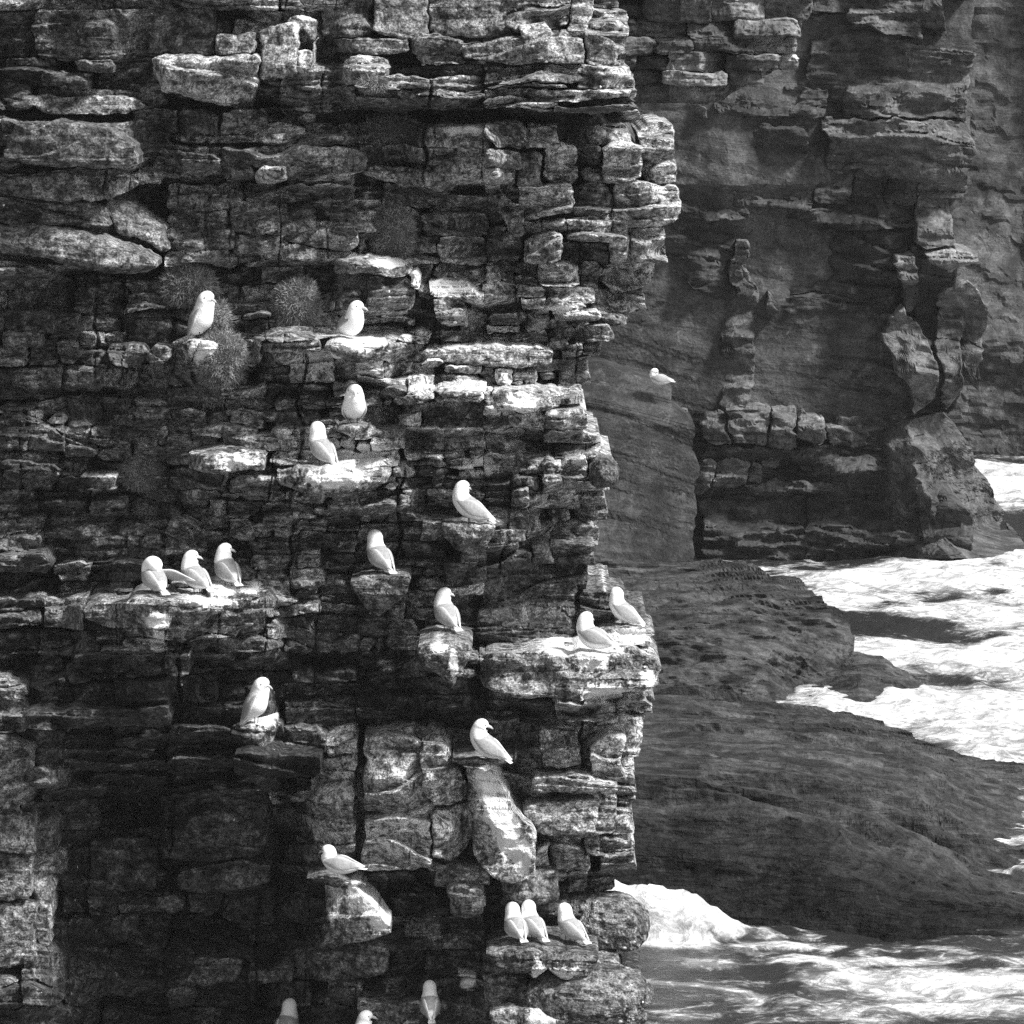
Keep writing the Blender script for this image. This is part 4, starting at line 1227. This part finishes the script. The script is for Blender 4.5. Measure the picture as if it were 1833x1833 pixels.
def make_gull(pose, turn, label):
    root = bpy.data.objects.new('gull', None)
    root.empty_display_size = .1
    COL.objects.link(root)
    tag(root, label, 'bird', 'gulls roosting on the cliff ledges')
    st = interp_st(POSES[pose], 46)
    st[:, 2:] = np.maximum(st[:, 2:], .004)
    hd_ = sstep(5, 7.5, np.linspace(0, len(POSES[pose]) - 1, len(st)))
    st[:, 2:] *= (1 + .32 * hd_)[:, None]
    c = np.stack([st[:, 0], np.zeros(len(st)), st[:, 1]], -1)
    tg = np.gradient(c, axis=0)
    rings = loft(c, tg, st[:, 2] * 1.3, st[:, 3] * 1.2, 20)
    # turn of the head about the neck
    base = POSES[pose]
    nk = np.array([base[7][0], 0, base[7][1]])
    tw = sstep(6.0, 9.0, np.linspace(0, len(base) - 1, len(st)))
    ang = R(turn) * tw

    def turned(p, a):
        q = p - nk
        return np.stack([q[..., 0] * np.cos(a) - q[..., 1] * np.sin(a), q[..., 0] * np.sin(a) + q[..., 1] * np.cos(a), q[..., 2]], -1) + nk
    # head bone sits over the neck when it is turned
    rings = turned(rings, ang[:, None] * np.ones(20))
    v, q = tube_mesh(rings)
    # grey mantle on the back, between neck and rump
    i = np.repeat(np.arange(len(st)), 20) / (len(st) - 1) * (len(base) - 1)
    a = np.tile(np.linspace(0, 2 * np.pi, 20, endpoint=False), len(st))
    upn = np.sin(a)                                            # ring normal n = side x tangent
    back_side = 1 if np.cross(np.array([0, 1, 0.]), tg[20])[2] > 0 else -1
    mant = sstep(.15, .45, upn * back_side) * sstep(1.2, 1.8, i) * (1 - sstep(5.3, 6.0, i))
    body = mesh_obj('body', v, q, M_FEATHER, root, {'mantle': mant}, smooth=True)
    # bill
    hp = np.array([[base[-3][0], 0, base[-3][1] - .001], [base[-2][0], 0, base[-2][1] - .003], [base[-1][0] + .024, 0, base[-1][1] - .012], [base[-1][0] + .044, 0, base[-1][1] - .026]])
    if pose == 'preen':
        hp = np.array([[base[-3][0], 0, base[-3][1]], [base[-2][0], 0, base[-2][1]], [base[-1][0] - .01, 0, base[-1][1] - .016], [base[-1][0] - .016, 0, base[-1][1] - .028]])
    br = turned(loft(hp, np.gradient(hp, axis=0), [.015, .012, .008, .002], [.017, .014, .010, .003], 10), np.full((4, 10), R(turn)))
    mesh_obj('bill', *tube_mesh(br), M_BILL, root, smooth=True)
    # eyes
    ec = base[-4]
    for s in (-1, 1):
        ep = np.array([ec[0] + .010, s * (ec[2] * 1.66 - .0035), ec[1] + .006])
        cc = np.array([ep + np.array([0, (k - 2) * .0028 * s, 0]) for k in range(5)])
        er = turned(loft(cc, np.tile([0, 1., 0], (5, 1)), [.001, .0042, .0052, .0042, .001], [.001, .0042, .0052, .0042, .001], 8, side=np.array([1., 0, 0])),
                    np.full((5, 8), R(turn)))
        mesh_obj('eye', *tube_mesh(er), M_EYE, root, smooth=True)
    # folded wings lie along the body, tips crossing over the tail
    b = np.array(base)
    sh, md, rp = b[5], b[3], b[0]
    axis = np.array([sh[0] - rp[0], sh[1] - rp[1]]); axis /= np.linalg.norm(axis)
    nrm = np.array([-axis[1], axis[0]])
    for s in (-1, 1):
        ws = []
        for (t, off, yy, hh, th) in ((.06, .010, .050, .016, .010), (.0, .012, .057, .036, .017), (-.05, .015, .060, .050, .020), (-.10, .016, .053, .050, .019), (-.15, .018, .040, .036, .014),
                                     (-.20, .020, .026, .021, .009), (-.245, .020, .014, .010, .005), (-.27, .019, .008, .004, .002)):
            o = np.array([sh[0], sh[1]]) + axis * (t - .0) + nrm * off
            sp_ = .12 * np.clip((.0 - t) / .27, 0, 1) if pose == 'preen' else 0
            ws.append((o[0], s * (yy * 1.2 + sp_ * (.1 if s > 0 else 1.9)), o[1] + sp_ * (.6 if s < 0 else 0), hh * 1.08, th))
        w = interp_st(ws, 26)
        w[:, 3:] = np.maximum(w[:, 3:], .0015)
        cc = w[:, :3]
        rg = loft(cc, np.gradient(cc, axis=0), w[:, 4], w[:, 3], 12, side=np.array([nrm[0] * .45, s * 1., nrm[1] * .45]))
        vv, qq = tube_mesh(rg)
        mt = np.repeat(1 - sstep(.66, .86, np.linspace(0, 1, 26)), 12)
        aa = np.tile(np.abs(np.sin(np.linspace(0, 2 * np.pi, 12, endpoint=False))), 26)
        lower = np.tile(np.sin(np.linspace(0, 2 * np.pi, 12, endpoint=False)), 26)
        mesh_obj('wing', vv, qq, M_FEATHER, root, {'mantle': mt * (1 - .75 * sstep(.8, 1.0, aa))}, smooth=True)
    # tail fan
    tdir = np.array([b[0][0] - b[2][0], 0, b[0][1] - b[2][1]]); tdir /= np.linalg.norm(tdir)
    t0 = np.array([b[1][0], 0, b[1][1] - .004])
    cc = np.array([t0 + tdir * k for k in (0, .03, .06, .085, .1)])
    tr = loft(cc, np.tile(tdir, (5, 1)), [.020, .026, .032, .036, .034], [.012, .008, .005, .003, .002], 12)
    mesh_obj('tail', *tube_mesh(tr), M_FEATHER, root, {'mantle': np.zeros(60)}, smooth=True)
    # legs and webbed feet
    if pose in ('stand', 'upright', 'rest', 'preen'):
        hz = .10
        for s in (-1, 1):
            lp = np.array([[-.012, s * .024, hz], [-.004, s * .025, .055], [-.010, s * .026, .006]])
            mesh_obj('leg', *tube_mesh(loft(lp, np.gradient(lp, axis=0), [.008, .0035, .0035], [.008, .0035, .0035], 8, side=np.array([0, 1., 0]))), M_LEG, root, smooth=True)
            fp = np.array([[-.016, s * .026, .006], [.008, s * .027, .006], [.036, s * .028, .003]])
            mesh_obj('foot', *tube_mesh(loft(fp, np.tile([1., 0, 0], (3, 1)), [.004, .012, .022], [.004, .004, .002], 8)), M_LEG, root, smooth=True)
    return root


def drop(bvh, p):
    h = bvh.ray_cast(Vector((p[0], p[1], p[2] + .12)), Vector((0, 0, -1)), .6)
    return h[0].z if h[0] is not None else None


for (fx, fy, hd, pose, turn, sc, label) in BIRDS:
    Yb = Y0 - perch_dep[label] + .10
    p = P(fx, fy, Yb)
    z = drop(bvh, p)
    g = make_gull(pose, turn, label)
    g.location = (p[0], p[1], z if z is not None and abs(z - p[2]) < .10 else p[2])
    g.rotation_euler = (0, 0, R(hd))
    g.location.z -= {'stand': .026, 'upright': .012, 'rest': .014, 'preen': .034}.get(pose, .0)
    g.scale = (sc,) * 3
    g.rotation_euler.y = R(random.Random(fx).uniform(-13, 6)) if pose in ('stand',) else 0
fx, fy, hd, pose, turn, sc, label = FAR_BIRD
g = make_gull(pose, turn, label)
p = P(fx, fy, 72.1)
g.location = p.tolist()
g.rotation_euler = (0, 0, R(hd))

# ------------------------------------------------------------------ sea haze
hv = np.array([(x, y, z) for x in (-150, 150) for y in (-60, 180) for z in (-1.6, 24)], float)
hq = np.array([(0, 1, 3, 2), (4, 6, 7, 5), (0, 4, 5, 1), (2, 3, 7, 6), (0, 2, 6, 4), (1, 5, 7, 3)])
hm = bpy.data.materials.new('haze')
hm.use_nodes = True
hn = hm.node_tree
hn.nodes.remove(hn.nodes['Principled BSDF'])
pv = hn.nodes.new('ShaderNodeVolumePrincipled')
pv.inputs['Color'].default_value = (.85, .85, .85, 1)
pv.inputs['Density'].default_value = .00024
hn.links.new(pv.outputs[0], hn.nodes['Material Output'].inputs['Volume'])
haze = mesh_obj('haze', hv, hq, hm)
tag(haze, 'thin salt haze hanging over the inlet', 'haze', kind='stuff')
